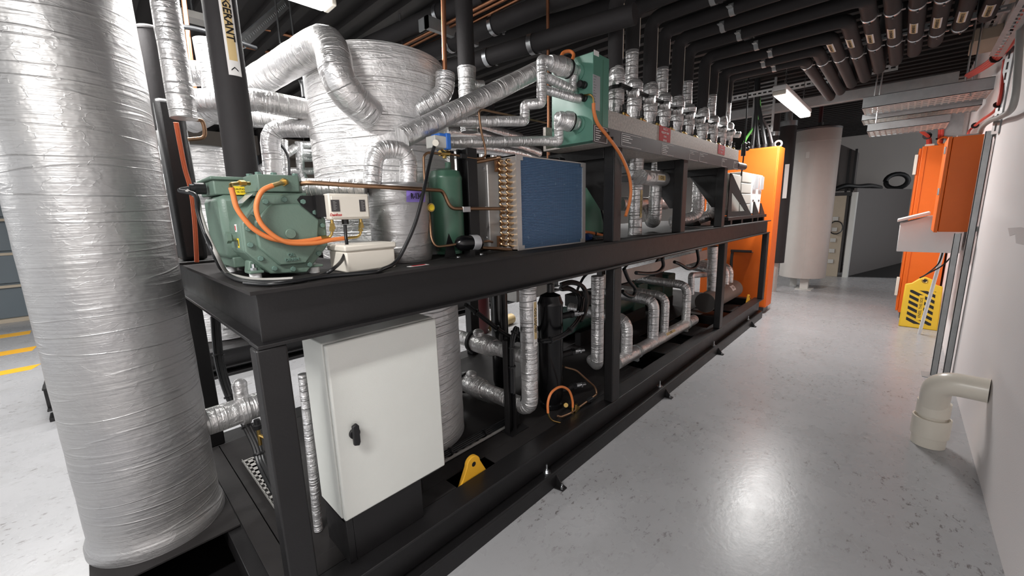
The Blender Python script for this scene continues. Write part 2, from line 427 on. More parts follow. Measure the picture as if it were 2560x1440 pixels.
# deck plates of the lower tier, leaving open bays
def plate(x0, x1, y0, y1, z=ZB-.0006, h=.008, name='base_plate'): return part(name, MB().box(x0, x1, y0, y1, z-h, z), K['floorplate'], sk, .001)
plate(.268, .338, 1.345, 2.62); plate(.342, 2.85, 1.43, 2.62); plate(.342, 1.0, 1.345, 1.4295); plate(1.25, 2.85, 1.345, 1.4295); plate(-.17, .264, 1.84, 2.62)
plate(2.85, 6.1, 1.75, 2.62); plate(3.30, 3.62, 1.345, 1.75); plate(3.95, 4.3, 1.345, 1.75); plate(5.2, 5.5, 1.345, 1.75)
part('drip_pan', MB().box(-.15, XE, 1.30, 2.7, .022, .026), K['black'], sk)
# posts
def hpost(x0, x1, y0, y1, z0, z1, m=None):
    m = m or MB(); t = .010
    m.box(x0, x1, y0, y0+t, z0, z1); m.box(x0, x1, y1-t, y1, z0, z1); m.box((x0+x1)/2-t/2, (x0+x1)/2+t/2, y0+t, y1-t, z0, z1); return m
def spost(x0, x1, y0, y1, z0, z1): return MB().box(x0, x1, y0, y1, z0, z1)
ZU = 1.15
for x0, x1 in ((.272, .352), (2.19, 2.283), (4.34, 4.43), (6.11, 6.20)):
    part('post', spost(x0, x1, YF, YF+.062, ZB, ZU), K['black'], sk, .006)
    part('post', spost(x0+.02, x1+.02, 2.62, 2.70, ZB, ZU), K['black'], sk, .006)
# upper deck
def deckbeam(y0, fl0, fl1):
    m = MB().box(.30, XE-.0, y0, y0+.012, ZU+.01, ZD-.012).box(.279, 6.235, fl0, fl1, ZU, ZU+.011); return m
part('deck_beam', deckbeam(YF+.032, YF, YF+.09), K['black'], sk, .0015)
part('deck_beam', deckbeam(2.74, 2.69, 2.77), K['black'], sk, .0015)
part('deck_beam', MB().box(.318, .33, YF+.044, 2.74, ZU+.01, ZD-.012).box(.282, .375, YF+.09, 2.69, ZU, ZU+.011), K['black'], sk, .0015)
part('deck_beam', MB().box(XE-.02, XE-.008, YF+.044, 2.74, ZU+.01, ZD-.012).box(XE-.07, XE+.03, YF+.09, 2.69, ZU, ZU+.011), K['black'], sk, .0015)
TX, TY, TR = 1.118, 1.953, .334
dk = MB(); dz0 = ZD-.012
def dplate(x0, x1, y0, y1): part('deck_plate', MB().box(x0, x1, y0, y1, dz0, ZD-.0006), K['floorplate'], sk, .001)
dplate(.279, 6.235, YF, 1.53); dplate(.279, .77, 1.5305, 2.77); dplate(1.46, 6.235, 1.5305, 2.77); dplate(.7705, 1.4595, 2.30, 2.77); dplate(.7705, 1.4595, 1.5305, 1.612)
for x0, x1 in ((2.165, 2.257), (3.19, 3.28), (4.18, 4.27)):
    part('header_post', spost(x0, x1, YF, YF+.07, ZD, 1.863), K['black'], sk, .005)
    part('header_post', spost(x0, x1, 2.45, 2.52, ZD, 1.863), K['black'], sk, .005)
    part('header_arm', MB().box(x0, x1, YF+.07, 2.45, 1.80, 1.863), K['black'], sk, .003)
    part('gusset', MB().prism([(0, 0), (-.0, -.30), (.04, -.30), (.26, -.0)], ((x0+x1)/2-.005, YF+.07, 1.80), (0, 1, 0), (0, 0, 1), (.01, 0, 0)), K['black'], sk)
# header trough with its label strip
part('header_trough', MB().box(2.09, 4.565, YF-.002, YF+.004, 1.945, 2.042).box(2.09, 4.565, YF+.004, 1.62, 2.028, 2.042).box(2.085, 2.092, YF-.002, 1.62, 1.87, 2.042).box(4.56, 4.566, YF-.002, 1.62, 1.87, 2.042), K['speckle'], sk, .001)
part('header_tray', MB().box(2.0, 4.565, YF, 1.62, 1.863, 1.873).box(2.0, 4.565, 1.60, 1.62, 1.873, 2.0), K['speckle'], sk)
lab = part('label_strip', MB().box(1.934, 4.575, YF-.006, YF, 1.858, 1.946), K['greyplate'], sk, label='dark grey strip of engraved wiring labels')
# anchor brackets at the foot of the skid
for x in (1.60, 3.05, 4.35, 5.65):
    b = part('floor_bracket', MB().prism([(-.03, 0), (.03, 0), (.018, -.055), (-.018, -.055)], (x, YF, .002), (1, 0, 0), (0, 1, 0), (0, 0, .006)).prism([(0, .008), (.05, .008), (0, .07)], (x-.004, YF, 0), (0, -1, 0), (0, 0, 1), (.008, 0, 0)), K['black'], sk)
    part('anchor_bolt', MB().cyl((x, YF-.035, .008), (x, YF-.035, .016), .011, 6).cyl((x, YF-.035, .016), (x, YF-.035, .03), .005, 8), K['steel'], b)
    part('anchor_bolt', MB().cyl((x-.05, YF+.03, .098), (x-.05, YF+.03, .102), .022, 16).cyl((x-.05, YF+.03, .102), (x-.05, YF+.03, .114), .011, 6).cyl((x-.05, YF+.03, .114), (x-.05, YF+.03, .145), .005, 8), K['steel'], sk)
for p in ((1187, 1257), (1213, 1240)):
    q = ray(*p, y=YF+.06); part('bolt', MB().cyl((q.x, YF+.072, q.z), (q.x, YF+.060, q.z), .010, 12), K['steel'], sk)
lug = MB(); pl = [(-.088, -.03), (.088, -.03)] + [(.040*math.cos(a), .062+.038*math.sin(a)) for a in [math.pi*k/10 for k in range(11)]]
for nm, X, sc in (('lifting_lug', 1.11, 1), ('lifting_lug', 5.95, .8)):
    mm = MB().prism([(a*sc, b*sc) for a, b in pl], (X, 1.347, ZB), (1, 0, 0), (0, 0, 1), (0, .022, 0))
    l = part(nm, mm, K['yellow'], sk, .002, 'yellow lifting lug')
    part('lug_hole', MB().cyl((X, 1.3465, ZB+.06*sc), (X, 1.3695, ZB+.06*sc), .012, 16), K['ink'], l)
# ---------------------------------------------------------------- big vessels
def vessel(name, cx, cy, r, z0, z1, mat, label, dome=.03, collar=0, parent=None, n=72, wob=.004):
    prof = [(.001, z0)]
    if collar: prof += [(r+collar, z0), (r+collar, z0+.03), (r+collar*.4, z0+.05)]
    else: prof += [(r, z0)]
    k = max(6, int((z1-z0)/.06))
    for i in range(1, k): prof.append((r, z0+(z1-z0)*i/k))
    prof += [(r, z1), (r-dome*.3, z1+dome*.5), (r-dome, z1+dome*.8), (.001, z1+dome)]
    m = MB().lathe((cx, cy, 0), prof, n, wob=wob)
    if parent: return part(name, m, mat, parent)
    return m
fx, fy = .039, 2.10
t = thing('insulated_vessel', 'tall foil-wrapped column standing at the near left end of the rack', 'insulated tank', (fx, fy, ZB))
part('foil_jacket', vessel('v', fx, fy, .208, ZB, 2.95, K['foil_tank'], '', collar=.012), K['foil_tank'], t)
o = V(fx, fy, .86); e = ray(640, 995, y=2.02)
nz = part('outlet_pipe', MB().tube([(fx+.1, fy, .64), (.30, fy, .64), (.46, 2.12, .64)], .058, 18), K['foil'], t)
part('valve_neck', MB().tube([(.385, 2.11, .69), (.385, 2.11, .755)], .030, 14).sph((.385, 2.11, .76), .032).tube([(.372, 2.11, .64), (.402, 2.11, .64)], .068, 18), K['foil'], nz)
big = thing('flash_tank', 'large foil-wrapped tank rising through the upper deck behind the compressor', 'insulated tank', (TX, TY, ZB))
part('foil_jacket', vessel('v', TX, TY, TR, ZB, 2.20, K['foil_big'], '', dome=.05), K['foil_big'], big)
# ---------------------------------------------------------------- things on the upper deck, near end
def c1(x, y, d): return ray(400+x/3.6, 380+y/3.6, y=d)      # points of the compressor, on planes parallel to its cover
def c2(x, y, d): return ray(950+x/3.6, 330+y/3.6, y=d)
XA, YA, ZA = V(1, 0, 0), V(0, 1, 0), V(0, 0, 1)
def xz(pts, f, d): return [(p.x, p.z) for p in [f(x, y, d) for x, y in pts]]
def hexbolt(c, r, ax, h=.008): return MB().cyl(Vector(c), Vector(c)+Vector(ax)*h, r, 6)
cp = thing('compressor', 'green piston compressor with octagonal cover on the near corner of the upper deck', 'compressor', (.46, 1.6, ZD))
CY = 1.44
o1 = [(925, 385), (1265, 380), (1490, 600), (1512, 840), (1325, 1085), (1000, 1098), (770, 900), (738, 640)]
i1 = [(990, 468), (1245, 468), (1425, 610), (1412, 840), (1308, 1003), (1070, 1022), (882, 862), (836, 632)]
part('crankcase', MB().prism(xz(o1, c1, CY), (0, CY+.022, 0), XA, ZA, (0, .15, 0)), K['green'], cp, .008)
cov = part('end_cover', MB().prism(xz(o1, c1, CY), (0, CY, 0), XA, ZA, (0, .02, 0)), K['green'], cp, .004)
part('cover_boss', MB().prism(xz(i1, c1, CY), (0, CY-.012, 0), XA, ZA, (0, .014, 0)), K['green'], cov, .006)
b = c1(1162, 735, CY); part('hub', MB().cyl(b+V(0, -.012, 0), b+V(0, -.019, 0), .0165, 24), K['green'], cov, .002)
for x, y in ((945, 447), (1115, 428), (1458, 660), (1425, 912), (1343, 1012), (1195, 1052), (1028, 1047), (902, 958), (810, 836), (793, 690), (845, 552)):
    part('cover_bolt', hexbolt(c1(x, y, CY), .0088, (0, -1, 0)), K['bolt'], cov, .001)
for w, x, y in (('OIL', 1180, 925), ('DRAIN', 1188, 968)):
    text('raised_lettering', w, .0140, K['bolt'], cov, c1(x, y, CY-.012)+V(0, -.0018, 0), XA, ZA, .004, bold=.0002)
part('motor_housing', MB().box(.315, .505, 1.60, 1.84, 1.372, 1.584), K['green'], cp, .02)
tb = part('terminal_box', MB().box(.312, .47, 1.62, 1.83, 1.585, 1.632).box(.304, .478, 1.612, 1.838, 1.632, 1.643), K['green'], cp, .004)
hd = part('cylinder_head', MB().prism([(.392, 1.60), (.392, 1.53), (.401, 1.475), (.522, 1.475), (.540, 1.50), (.54, 1.60)], (0, 0, 1.588), XA, YA, (0, 0, .054)).box(.388, .545, 1.48, 1.6, 1.575, 1.587), K['green'], cp, .003)
for x, y in ((.412, 1.50), (.455, 1.495), (.52, 1.495), (.405, 1.57), (.53, 1.57), (.46, 1.585)):
    part('head_bolt', MB().cyl((x, y, 1.642), (x, y, 1.650), .010, 6), K['bolt'], hd, .001)
for (x0, x1, y, z) in ((.340, .372, 1.475, 1.335), (.515, .555, 1.475, 1.335), (.34, .375, 1.79, 1.335), (.46, .50, 1.79, 1.335)):
    f = part('foot', MB().box(x0-.004, x1+.004, y-.03, y+.03, z, z+.008), K['green'], cp, .002)
    part('rubber_mount', MB().cyl(((x0+x1)/2, y-.008, ZD), ((x0+x1)/2, y-.008, z), .017, 18), K['white'], f)
    part('foot_bolt', MB().cyl(((x0+x1)/2, y, z+.008), ((x0+x1)/2, y, z+.016), .010, 6).cyl(((x0+x1)/2, y, z+.016), ((x0+x1)/2, y, z+.028), .005, 8), K['steel'], f)
part('leg', MB().prism([(.352, 1.372), (.43, 1.372), (.405, 1.335), (.345, 1.335)], (0, 1.50, 0), XA, ZA, (0, .05, 0)), K['green'], cp, .004)
for xa in (.33, .465): part('leg', MB().box(xa, xa+.038, 1.60, 1.82, 1.344, 1.38), K['green'], cp, .004)
q = c1(560, 775, 1.52); part('oil_valve', MB().cyl((.318, 1.53, q.z), (.352, 1.53, q.z), .013, 12).cyl((.306, 1.53, q.z), (.318, 1.53, q.z), .018, 6), K['green'], cp)
sx_ = c1(738, 640, CY).x-.0008
for nm, mt, (x, y), w, h in (('warning_label', K['paper'], (683, 685), .016, .024), ('arrow_label', K['yel_label'], (708, 820), .018, .030)):
    q = ray(400+x/3.6, 380+y/3.6, x=sx_)
    part(nm, MB().box(sx_-.0012, sx_+.002, q.y-w/2, q.y+w/2, q.z-h/2, q.z+h/2), mt, cp)
    part('label_print', MB().box(sx_-.0018, sx_-.001, q.y-w*.2, q.y+w*.25, q.z-h*.3, q.z+h*.32), K['red'] if nm[0] == 'w' else K['ink'], cp)
q = c1(730, 345, 1.60); part('yellow_label', MB().box(q.x-.022, q.x+.022, 1.608, 1.6115, q.z-.014, q.z+.014), K['yel_label'], cp)
text('label_print', 'CAUTION', .008, K['ink'], cp, (q.x, 1.6075, q.z+.004), XA, ZA); text('label_print', 'OIL HOT', .006, K['ink'], cp, (q.x, 1.6075, q.z-.005), XA, ZA)
q = c1(760, 525, 1.47); part('name_plate', MB().obox((.357, 1.50, 1.553), (.036, 0, .032), (0, .09, 0), (-.0005, 0, .0006)), K['silverlabel'], cp)
gl = c1(440, 330, 1.70); part('cable_gland', MB().cyl((.304, gl.y, 1.608), (.275, gl.y, 1.608), .019, 8).cyl((.275, gl.y, 1.608), (.262, gl.y, 1.608), .014, 12), K['rubber'], tb)
# dual pressure switch on its black bracket
ps = thing('pressure_switch', 'cream dual pressure switch box bolted beside the octagonal compressor cover', 'pressure switch', (.64, 1.40, 1.498))
SY = 1.385; bx = [c1(1512, 388, SY), c1(1885, 600, SY)]
x0, x1, z0, z1 = bx[0].x, bx[1].x+.004, bx[1].z, bx[0].z+.006
part('case', MB().box(x0, x1, SY, SY+.045, z0, z1), K['cream'], ps, .005)
part('front_panel', MB().box(x0+.008, x1-.006, SY-.004, SY+.002, z0+.006, z1-.008), K['cream'], ps, .002)
for a, b_ in ((1535, 1620), (1790, 1850)):
    p, q = c1(a, 430, SY-.004), c1(b_, 535, SY-.004)
    g = part('scale_window', MB().box(p.x, q.x, SY-.0055, SY-.003, q.z, p.z), K['greyplate'], ps)
    l = MB()
    for k in range(7): l.box(p.x+.006, p.x+.014+.004*(k % 2), SY-.0062, SY-.0052, q.z+.006+k*(p.z-q.z-.012)/6, q.z+.0068+k*(p.z-q.z-.012)/6)
    part('scale_marks', l, K['lightgrey'], g)
q = c1(1582, 566, SY-.004); text('brand_script', 'Danfoss', .0125, K['red'], ps, (q.x, SY-.0045, q.z), XA, ZA, .0008, shear=.25, bold=.0002)
br = [(1235, 430), (1262, 395), (1440, 395), (1452, 605), (1395, 600), (1300, 520)]
part('bracket', MB().prism(xz(br, c1, CY-.003), (0, CY-.004, 0), XA, ZA, (0, .003, 0)).box(x0-.03, x0+.006, SY+.03, CY-.002, z0+.01, z1-.005), K['black'], ps)
for x, y in ((1283, 448), (1393, 545)): part('cover_bolt', hexbolt(c1(x, y, CY-.004), .0088, (0, -1, 0)), K['bolt'], ps, .001)
for x in (1545, 1805):
    q = c1(x, 605, SY+.02); q.z = z0; q.x += 0
    part('bellows_nut', MB().cyl(q, q-ZA*.012, .0055, 10).cyl(q-ZA*.012, q-ZA*.022, .0085, 6).cyl(q-ZA*.022, q-ZA*.032, .0105, 6), K['brass'], ps)
q = c1(1665, 610, SY+.02); part('cable_gland', MB().cyl((q.x, q.y, z0), (q.x, q.y, z0-.016), .012, 8), K['rubber'], ps)
def hose(name, pts, r, mat, label, cat, group=None, n=10, seg=8, ends=None):
    o = solo(name, MB().tube(spline(pts, seg), r, n), mat, label, cat, group); return o
h = thing('oil_hose', 'orange hose from the left head fitting sweeping in the wider loop to the pressure switch', 'hose', c1(640, 300, 1.43), 'orange hoses on the compressor')
HP = [(640, 320), (660, 390), (690, 500), (765, 610), (860, 705), (1000, 778), (1180, 808), (1330, 798), (1450, 777)]
part('hose', MB().tube(spline([c1(x, y, 1.415) for x, y in HP]), .0075, 10), K['hose'], h)
part('fitting', MB().tube([c1(805, 285, 1.475), c1(700, 282, 1.45), c1(632, 290, 1.425), c1(650, 345, 1.415)], .0055, 8, fil=.01).cyl(c1(760, 283, 1.465), c1(715, 282, 1.453), .0095, 6), K['brass'], h)
part('fitting', MB().tube([c1(1445, 778, 1.415), c1(1530, 765, 1.41), c1(1548, 735, 1.405), c1(1548, 640, 1.405)], .0045, 8, fil=.012).cyl(c1(1450, 777, 1.415), c1(1500, 771, 1.412), .0085, 8).cyl(c1(1548, 715, 1.405), c1(1548, 690, 1.405), .009, 6), K['brass'], h)
h = thing('oil_hose', 'orange hose from the middle head fitting curling down to the right of the pressure switch', 'hose', c1(1030, 300, 1.43), 'orange hoses on the compressor')
HP = [(1015, 300), (925, 345), (878, 430), (868, 530), (905, 635), (985, 722), (1085, 790), (1200, 823), (1400, 820), (1540, 792), (1670, 776)]
part('hose', MB().tube(spline([c1(x, y, 1.405) for x, y in HP]), .0075, 10), K['hose'], h)
part('fitting', MB().tube([c1(1125, 275, 1.476), c1(1080, 282, 1.45), c1(1000, 305, 1.405)], .0075, 8).cyl(c1(1125, 270, 1.476), c1(1110, 272, 1.468), .0125, 6), K['brass'], h)
part('fitting', MB().tube([c1(1660, 778, 1.405), c1(1780, 765, 1.405), c1(1806, 735, 1.405), c1(1806, 640, 1.405)], .0045, 8, fil=.012).cyl(c1(1806, 715, 1.405), c1(1806, 690, 1.405), .009, 6), K['brass'], h)
cz = ZD+.008
hose('power_cable', [V(.262, gl.y, 1.608), V(.235, gl.y, 1.60), c1(318, 390, 1.66), c1(345, 540, 1.62), c1(410, 740, 1.58), c1(490, 920, 1.54), ray(400+560/3.6, 380+1060/3.6, z=cz+.012), ray(400+680/3.6, 380+1140/3.6, z=cz), ray(400+850/3.6, 380+1170/3.6, z=cz), ray(400+1150/3.6, 380+1168/3.6, z=cz), ray(400+1500/3.6, 380+1120/3.6, z=cz), ray(400+1900/3.6, 380+1082/3.6, z=cz), ray(950+20/3.6, 330+1235/3.6, z=cz), c2(140, 1170, 1.315), c2(240, 1000, 1.32), c2(330, 780, 1.325), c2(400, 500, 1.345), c2(450, 260, 1.40), c2(500, 95, 1.465)], .0072, K['cable'], 'long black cable looping along the deck edge up to the blue-capped valve', 'cable')
hose('power_cable', [c1(1665, 655, 1.405), c1(1672, 760, 1.40), c1(1680, 850, 1.38), c1(1640, 970, 1.345), ray(400+1560/3.6, 380+1050/3.6, z=cz+.02), ray(400+1480/3.6, 380+1098/3.6, z=cz+.006), ray(400+1300/3.6, 380+1150/3.6, z=cz), ray(400+1000/3.6, 380+1190/3.6, z=cz), ray(400+760/3.6, 380+1178/3.6, z=cz)], .0058, K['cable'], 'black cable hanging from the underside of the pressure switch', 'cable')
hose('power_cable', [V(.25, gl.y-.02, 1.60), c1(335, 420, 1.66), c1(365, 560, 1.615), c1(430, 750, 1.575), c1(515, 930, 1.53), ray(400+600/3.6, 380+1080/3.6, z=cz+.01), ray(400+720/3.6, 380+1125/3.6, z=cz), ray(400+900/3.6, 380+1150/3.6, z=cz), ray(400+1200/3.6, 380+1140/3.6, z=cz)], .006, K['greycable'], 'grey-black cable strapped along the thick cable beside the compressor', 'cable')
for nm, p, (dx, dy), mt, lb in (('label_card', ray(1050, 665, z=ZD), (.042, .012), K['red'], 'small red and white card lying on the deck edge'), ('label_card', ray(752, 707, z=ZD), (.024, .008), K['paper'], 'small white card on the deck edge in front of the compressor')):
    t = thing(nm, lb, 'label', (p.x, p.y+.012, ZD)); part('card', MB().box(p.x-dx, p.x+dx, p.y, p.y+dy*2, ZD+.0005, ZD+.0015), K['paper'], t)
    if mt is K['red']: part('print', MB().box(p.x-dx*.6, p.x+dx*.75, p.y+.004, p.y+dy*2-.003, ZD+.0015, ZD+.002), mt, t)
# junction box
jb = thing('junction_box', 'cream plastic junction box with lid standing on the deck beside the compressor', 'junction box', (.69, 1.40, ZD))
part('case', MB().box(.597, .782, 1.342, 1.478, ZD, ZD+.072), K['cream'], jb, .006)
part('lid', MB().box(.592, .787, 1.337, 1.483, ZD+.072, ZD+.094), K['cream'], jb, .006)
for x, y in ((.603, 1.348), (.776, 1.348), (.776, 1.472), (.603, 1.472)): part('lid_screw', MB().cyl((x, y, ZD+.094), (x, y, ZD+.0955), .004, 10), K['lightgrey'], jb)
# condenser coil
cd = thing('condenser_coil', 'blue finned condenser coil with a grey sheet frame on the upper deck', 'condenser', (1.78, 1.42, ZD))
X0, X1, Z0, Z1, Y0 = 1.476, 2.076, ZD, 1.774, 1.37
part('fin_block', MB().box(X0+.03, X1-.028, Y0+.004, Y0+.10, Z0+.006, Z1-.006), K['fins'], cd)
g = MB()
for k in range(56): 
    z = Z0+.012+k*(Z1-Z0-.024)/55; g.box(X0+.03, X1-.028, Y0+.001, Y0+.004, z-.0014, z+.0014)
part('fin_grille', g, simple('steel_blue', rgb(92, 122, 156), .4, .3), cd)
for a, b_ in ((X0, X0+.034), (X1-.03, X1)): part('side_frame', MB().box(a, b_, Y0-.004, Y0, Z0, Z1).box(a, a+.003, Y0, Y0+.11, Z0, Z1), K['alu'], cd)
part('top_frame', MB().box(X0, X1, Y0-.002, Y0+.11, Z1-.006, Z1), K['alu'], cd); part('bottom_frame', MB().box(X0, X1, Y0-.002, Y0+.11, Z0, Z0+.006), K['alu'], cd)
for x in (X0+.002, X1-.05):
    for z in (Z0+.002, Z1-.024): part('corner_plate', MB().box(x, x+.048, Y0-.0055, Y0-.003, z, z+.022), K['alu'], cd)
for r in range(2):
    for k in range(15):
        zc = Z0+.034+k*(Z1-Z0-.066)/14.0; y = Y0+.025+r*.048
        part('return_bend', MB().tube([V(X0+.004, y, zc-.0115), V(X0-.022, y, zc-.0115), V(X0-.034, y+.006, zc), V(X0-.022, y+.012, zc+.0115), V(X0+.004, y+.012, zc+.0115)], .0062, 8, fil=.012, seg=4), K['copper_bend'], cd)
for z in (Z0+.02, Z1-.075): part('end_plate', MB().box(X0-.055, X0+.002, Y0+.085, Y0+.088, z, z+.055), K['copper_dull'], cd)
sh = thing('fan_shroud', 'grey sheet-metal fan box behind the blue condenser coil', 'fan housing', (1.75, 1.6, ZD))
part('shell', MB().box(1.40, 2.07, 1.485, 1.72, ZD, 1.765), K['alu'], sh, .004)
part('corner_plate', MB().box(1.396, 1.40, 1.49, 1.53, 1.705, 1.745), K['alu'], sh)
for z in (1.38, 1.53, 1.72): part('screw', MB().cyl((1.4, 1.51, z), (1.394, 1.51, z), .007, 8), K['steel'], sh)
part('top_cable', MB().tube([V(1.83, 1.5, 1.782), V(1.9, 1.485, 1.80), V(1.98, 1.485, 1.80)], .006, 8).cyl((1.97, 1.485, 1.80), (2.02, 1.485, 1.798), .013, 10), K['rubber'], sh)
# filter drier
fd = thing('filter_drier', 'black filter drier cartridge with a silver band on a foot bracket', 'filter drier', (1.15, 1.38, ZD))
a, b_ = c2(700, 1003, 1.38), c2(905, 993, 1.375); ax = (b_-a).normalized()
part('shell', MB().lathe(a, [(.006, -.012), (.016, -.006), (.028, .006), (.034, .022), (.034, (b_-a).length-.02), (.028, (b_-a).length-.004), (.012, (b_-a).length+.006)], 28, ax), K['black_gloss'], fd)
part('silver_band', MB().lathe(a, [(.0346, .068), (.0349, .069), (.0349, .108), (.0346, .109)], 28, ax), K['silverlabel'], fd)
part('bracket', MB().box(a.x-.04, b_.x+.01, 1.352, 1.41, ZD, ZD+.004).prism([(a.x-.045, 0), (a.x+.02, 0), (a.x+.005, .06), (a.x-.015, .105), (a.x-.03, .06)], (0, 1.418, ZD), XA, ZA, (0, .004, 0)).box(a.x+.05, a.x+.08, 1.36, 1.40, ZD+.004, a.z-.03), K['black'], fd)
for x in (a.x-.015, b_.x-.01): part('bolt', MB().cyl((x, 1.362, ZD+.004), (x, 1.362, ZD+.009), .008, 6), K['steel'], fd)
# refrigerant pipes in copper
def cpipe(label, pts, r, mat='copper_dull', fil=.03, group='copper refrigerant lines', extra=None):
    return solo('copper_pipe', MB().tube(pts, r, 12, fil, 6), K[mat], label, 'pipe', group)
cpipe('long brown copper discharge pipe running from the compressor head to the condenser bends', [c1(1235, 290, 1.50), c1(1330, 275, 1.47), c1(2000, 315, 1.385), c2(160, 503, 1.372), c2(400, 517, 1.39), c2(565, 527, 1.445), c2(635, 690, 1.43), c2(1120, 690, 1.42)], .0082)
part('pipe_clip', MB().box(*(lambda p: (p.x-.022, p.x+.022, p.y-.012, p.y+.008, p.z-.014, p.z+.012))(c2(768, 695, 1.43))), K['steel'], bpy.data.objects['copper_pipe'], .002)
cpipe('copper pipe leaving the top of the condenser bends and turning down behind the black post', [V(1.45, 1.44, 1.765), c2(1050, 235, 1.46), c2(850, 272, 1.50), c2(772, 292, 1.53), c2(772, 430, 1.53)], .0095)
cpipe('short copper pipe from the filter drier to the condenser foot', [b_+V(.004, 0, 0), b_+V(.05, .0, .003), c2(1010, 990, 1.42)], .006)
cpipe('copper pipe lying along the deck at the foot of the condenser bends', [c2(918, 1045, 1.43), c2(1040, 1050, 1.42), c2(1180, 1062, 1.41)], .009)
LQ = [c2(545, 197, 1.47), c2(430, 183, 1.47), c2(392, 215, 1.47), c2(398, 400, 1.46), c2(425, 640, 1.45), c2(446, 760, 1.44), c2(462, 960, 1.41), c2(500, 1034, 1.395), c2(620, 1022, 1.385), c2(715, 1003, 1.38)]
cpipe('thin copper liquid line dropping from the blue-capped valve past the sight glass to the drier', LQ, .0052)
sg = c2(450, 680, 1.435); t = thing('sight_glass', 'round brass sight glass on the thin copper line in front of the green receiver', 'sight glass', sg)
part('body', MB().cyl(sg+V(0, .012, 0), sg+V(0, -.010, 0), .0185, 24).cyl(sg+V(-.024, 0, .004), sg+V(-.012, 0, 0), .008, 8), K['brass'], t, .001)
part('lens', MB().cyl(sg+V(0, -.010, 0), sg+V(0, -.0125, 0), .0125, 20), K['yel_label'], t)
sv = thing('solenoid_valve', 'solenoid valve with a grey coil box and blue cap on a brass body', 'valve', c2(580, 230, 1.47))
p, q = c2(480, 25, 1.45), c2(612, 150, 1.45)
part('coil_box', MB().box(p.x+.002, q.x, 1.445, 1.51, q.z, p.z), K['lightgrey'], sv, .004)
part('blue_cap', MB().box(q.x-.012, q.x+.012, 1.44, 1.515, q.z-.004, p.z+.014).box(q.x-.045, q.x, 1.448, 1.508, p.z-.002, p.z+.012), K['blue'], sv, .004)
part('cable_gland', MB().cyl(c2(510, 90, 1.445), c2(500, 98, 1.425), .014, 8), K['cream'], sv)
w = c2(578, 190, 1.475); part('brass_body', MB().cyl(w+V(-.024, 0, -.001), w+V(.024, 0, .001), .013, 8).cyl(w, w+V(0, 0, .022), .012, 12).cyl(w-V(0, 0, .022), w, .009, 6), K['brass'], sv)
VL = cpipe('copper line leaving the blue-capped valve and climbing to the green box', [w+V(.02, 0, 0), c2(760, 225, 1.475), c2(880, 243, 1.475), c2(950, 225, 1.475), c2(948, 150, 1.475), c2(905, -30, 1.47), ray(1197, 278, y=1.47), ray(1205, 274, y=1.48), ray(1365, 307, y=1.60)], .0056)
part('pipe_clip', MB().box(*(lambda p: (p.x-.02, p.x+.018, p.y-.012, p.y+.012, p.z-.01, p.z+.012))(c2(745, 222, 1.475))), K['rubber'], VL, .003)
# green liquid receiver, foil-wrapped float column, black post
rc = thing('liquid_receiver', 'upright green liquid receiver cylinder behind the thin copper line', 'receiver tank', (1.182, 1.538, ZD))
part('shell', MB().lathe((1.182, 1.538, 0), [(.05, ZD), (.06, ZD+.006), (.06, ZD+.02), (.045, ZD+.022), (.073, ZD+.05), (.075, ZD+.07), (.075, 1.655), (.0765, 1.66), (.0765, 1.668), (.073, 1.674), (.066, 1.694), (.03, 1.706), (.001, 1.708)], 40), K['green_dark'], rc)
part('top_fitting', MB().cyl((1.196, 1.53, 1.70), (1.196, 1.53, 1.735), .014, 16), K['green_dark'], rc)
ml = thing('float_chamber', 'foil-wrapped upright cylinder with a violet refrigerant label on the deck', 'insulated tank', (.925, 1.525, ZD))
part('foil_jacket', MB().lathe((.925, 1.525, 0), [(.118, ZD)]+[(.123, ZD+.02+k*.03) for k in range(10)]+[(.12, 1.622), (.10, 1.632), (.001, 1.634)], 48, wob=.01), K['foil_tank'], ml)
lm = MB(); la = math.atan2(-1.525, -.925)
pts = []
def onmid(px, py, rr=.1245):
    c = V(.925, 1.525, 0); d = _f*CF+_r*(px-1280)-_u*(py-720); o = V(0, 0, CH)
    A = d.x**2+d.y**2; B = 2*((o.x-c.x)*d.x+(o.y-c.y)*d.y); Cc = (o.x-c.x)**2+(o.y-c.y)**2-rr*rr
    return o+d*((-B-math.sqrt(max(0, B*B-4*A*Cc)))/(2*A))
ri = [[onmid(1016+i*5.2, 476), onmid(1016+i*5.2, 505)] for i in range(10)]
for i in range(9):
    n = len(lm.v); lm.v += [ri[i][0], ri[i][1], ri[i+1][1], ri[i+1][0]]; lm.quad([n, n+1, n+2, n+3])
lbp = part('refrigerant_label', lm, K['violet'], ml, label='violet label reading R-134a')
e1, e2 = onmid(1016, 490, .1255), onmid(1062, 490, .1255); ax = e2-e1; ax.z = 0; q = onmid(1042, 491, .127); q += (q-V(.925, 1.525, q.z)).normalized()*.003
text('label_print', 'R-134a', .030, K['ink'], lbp, q, ax, ZA, .001, bold=.0006, sx=.72)
part('support_post', MB().box(1.262, 1.322, 1.470, 1.482, ZD, 1.80).box(1.262, 1.322, 1.538, 1.55, ZD, 1.80).box(1.286, 1.298, 1.482, 1.538, ZD, 1.80), K['black'], sk, .002)
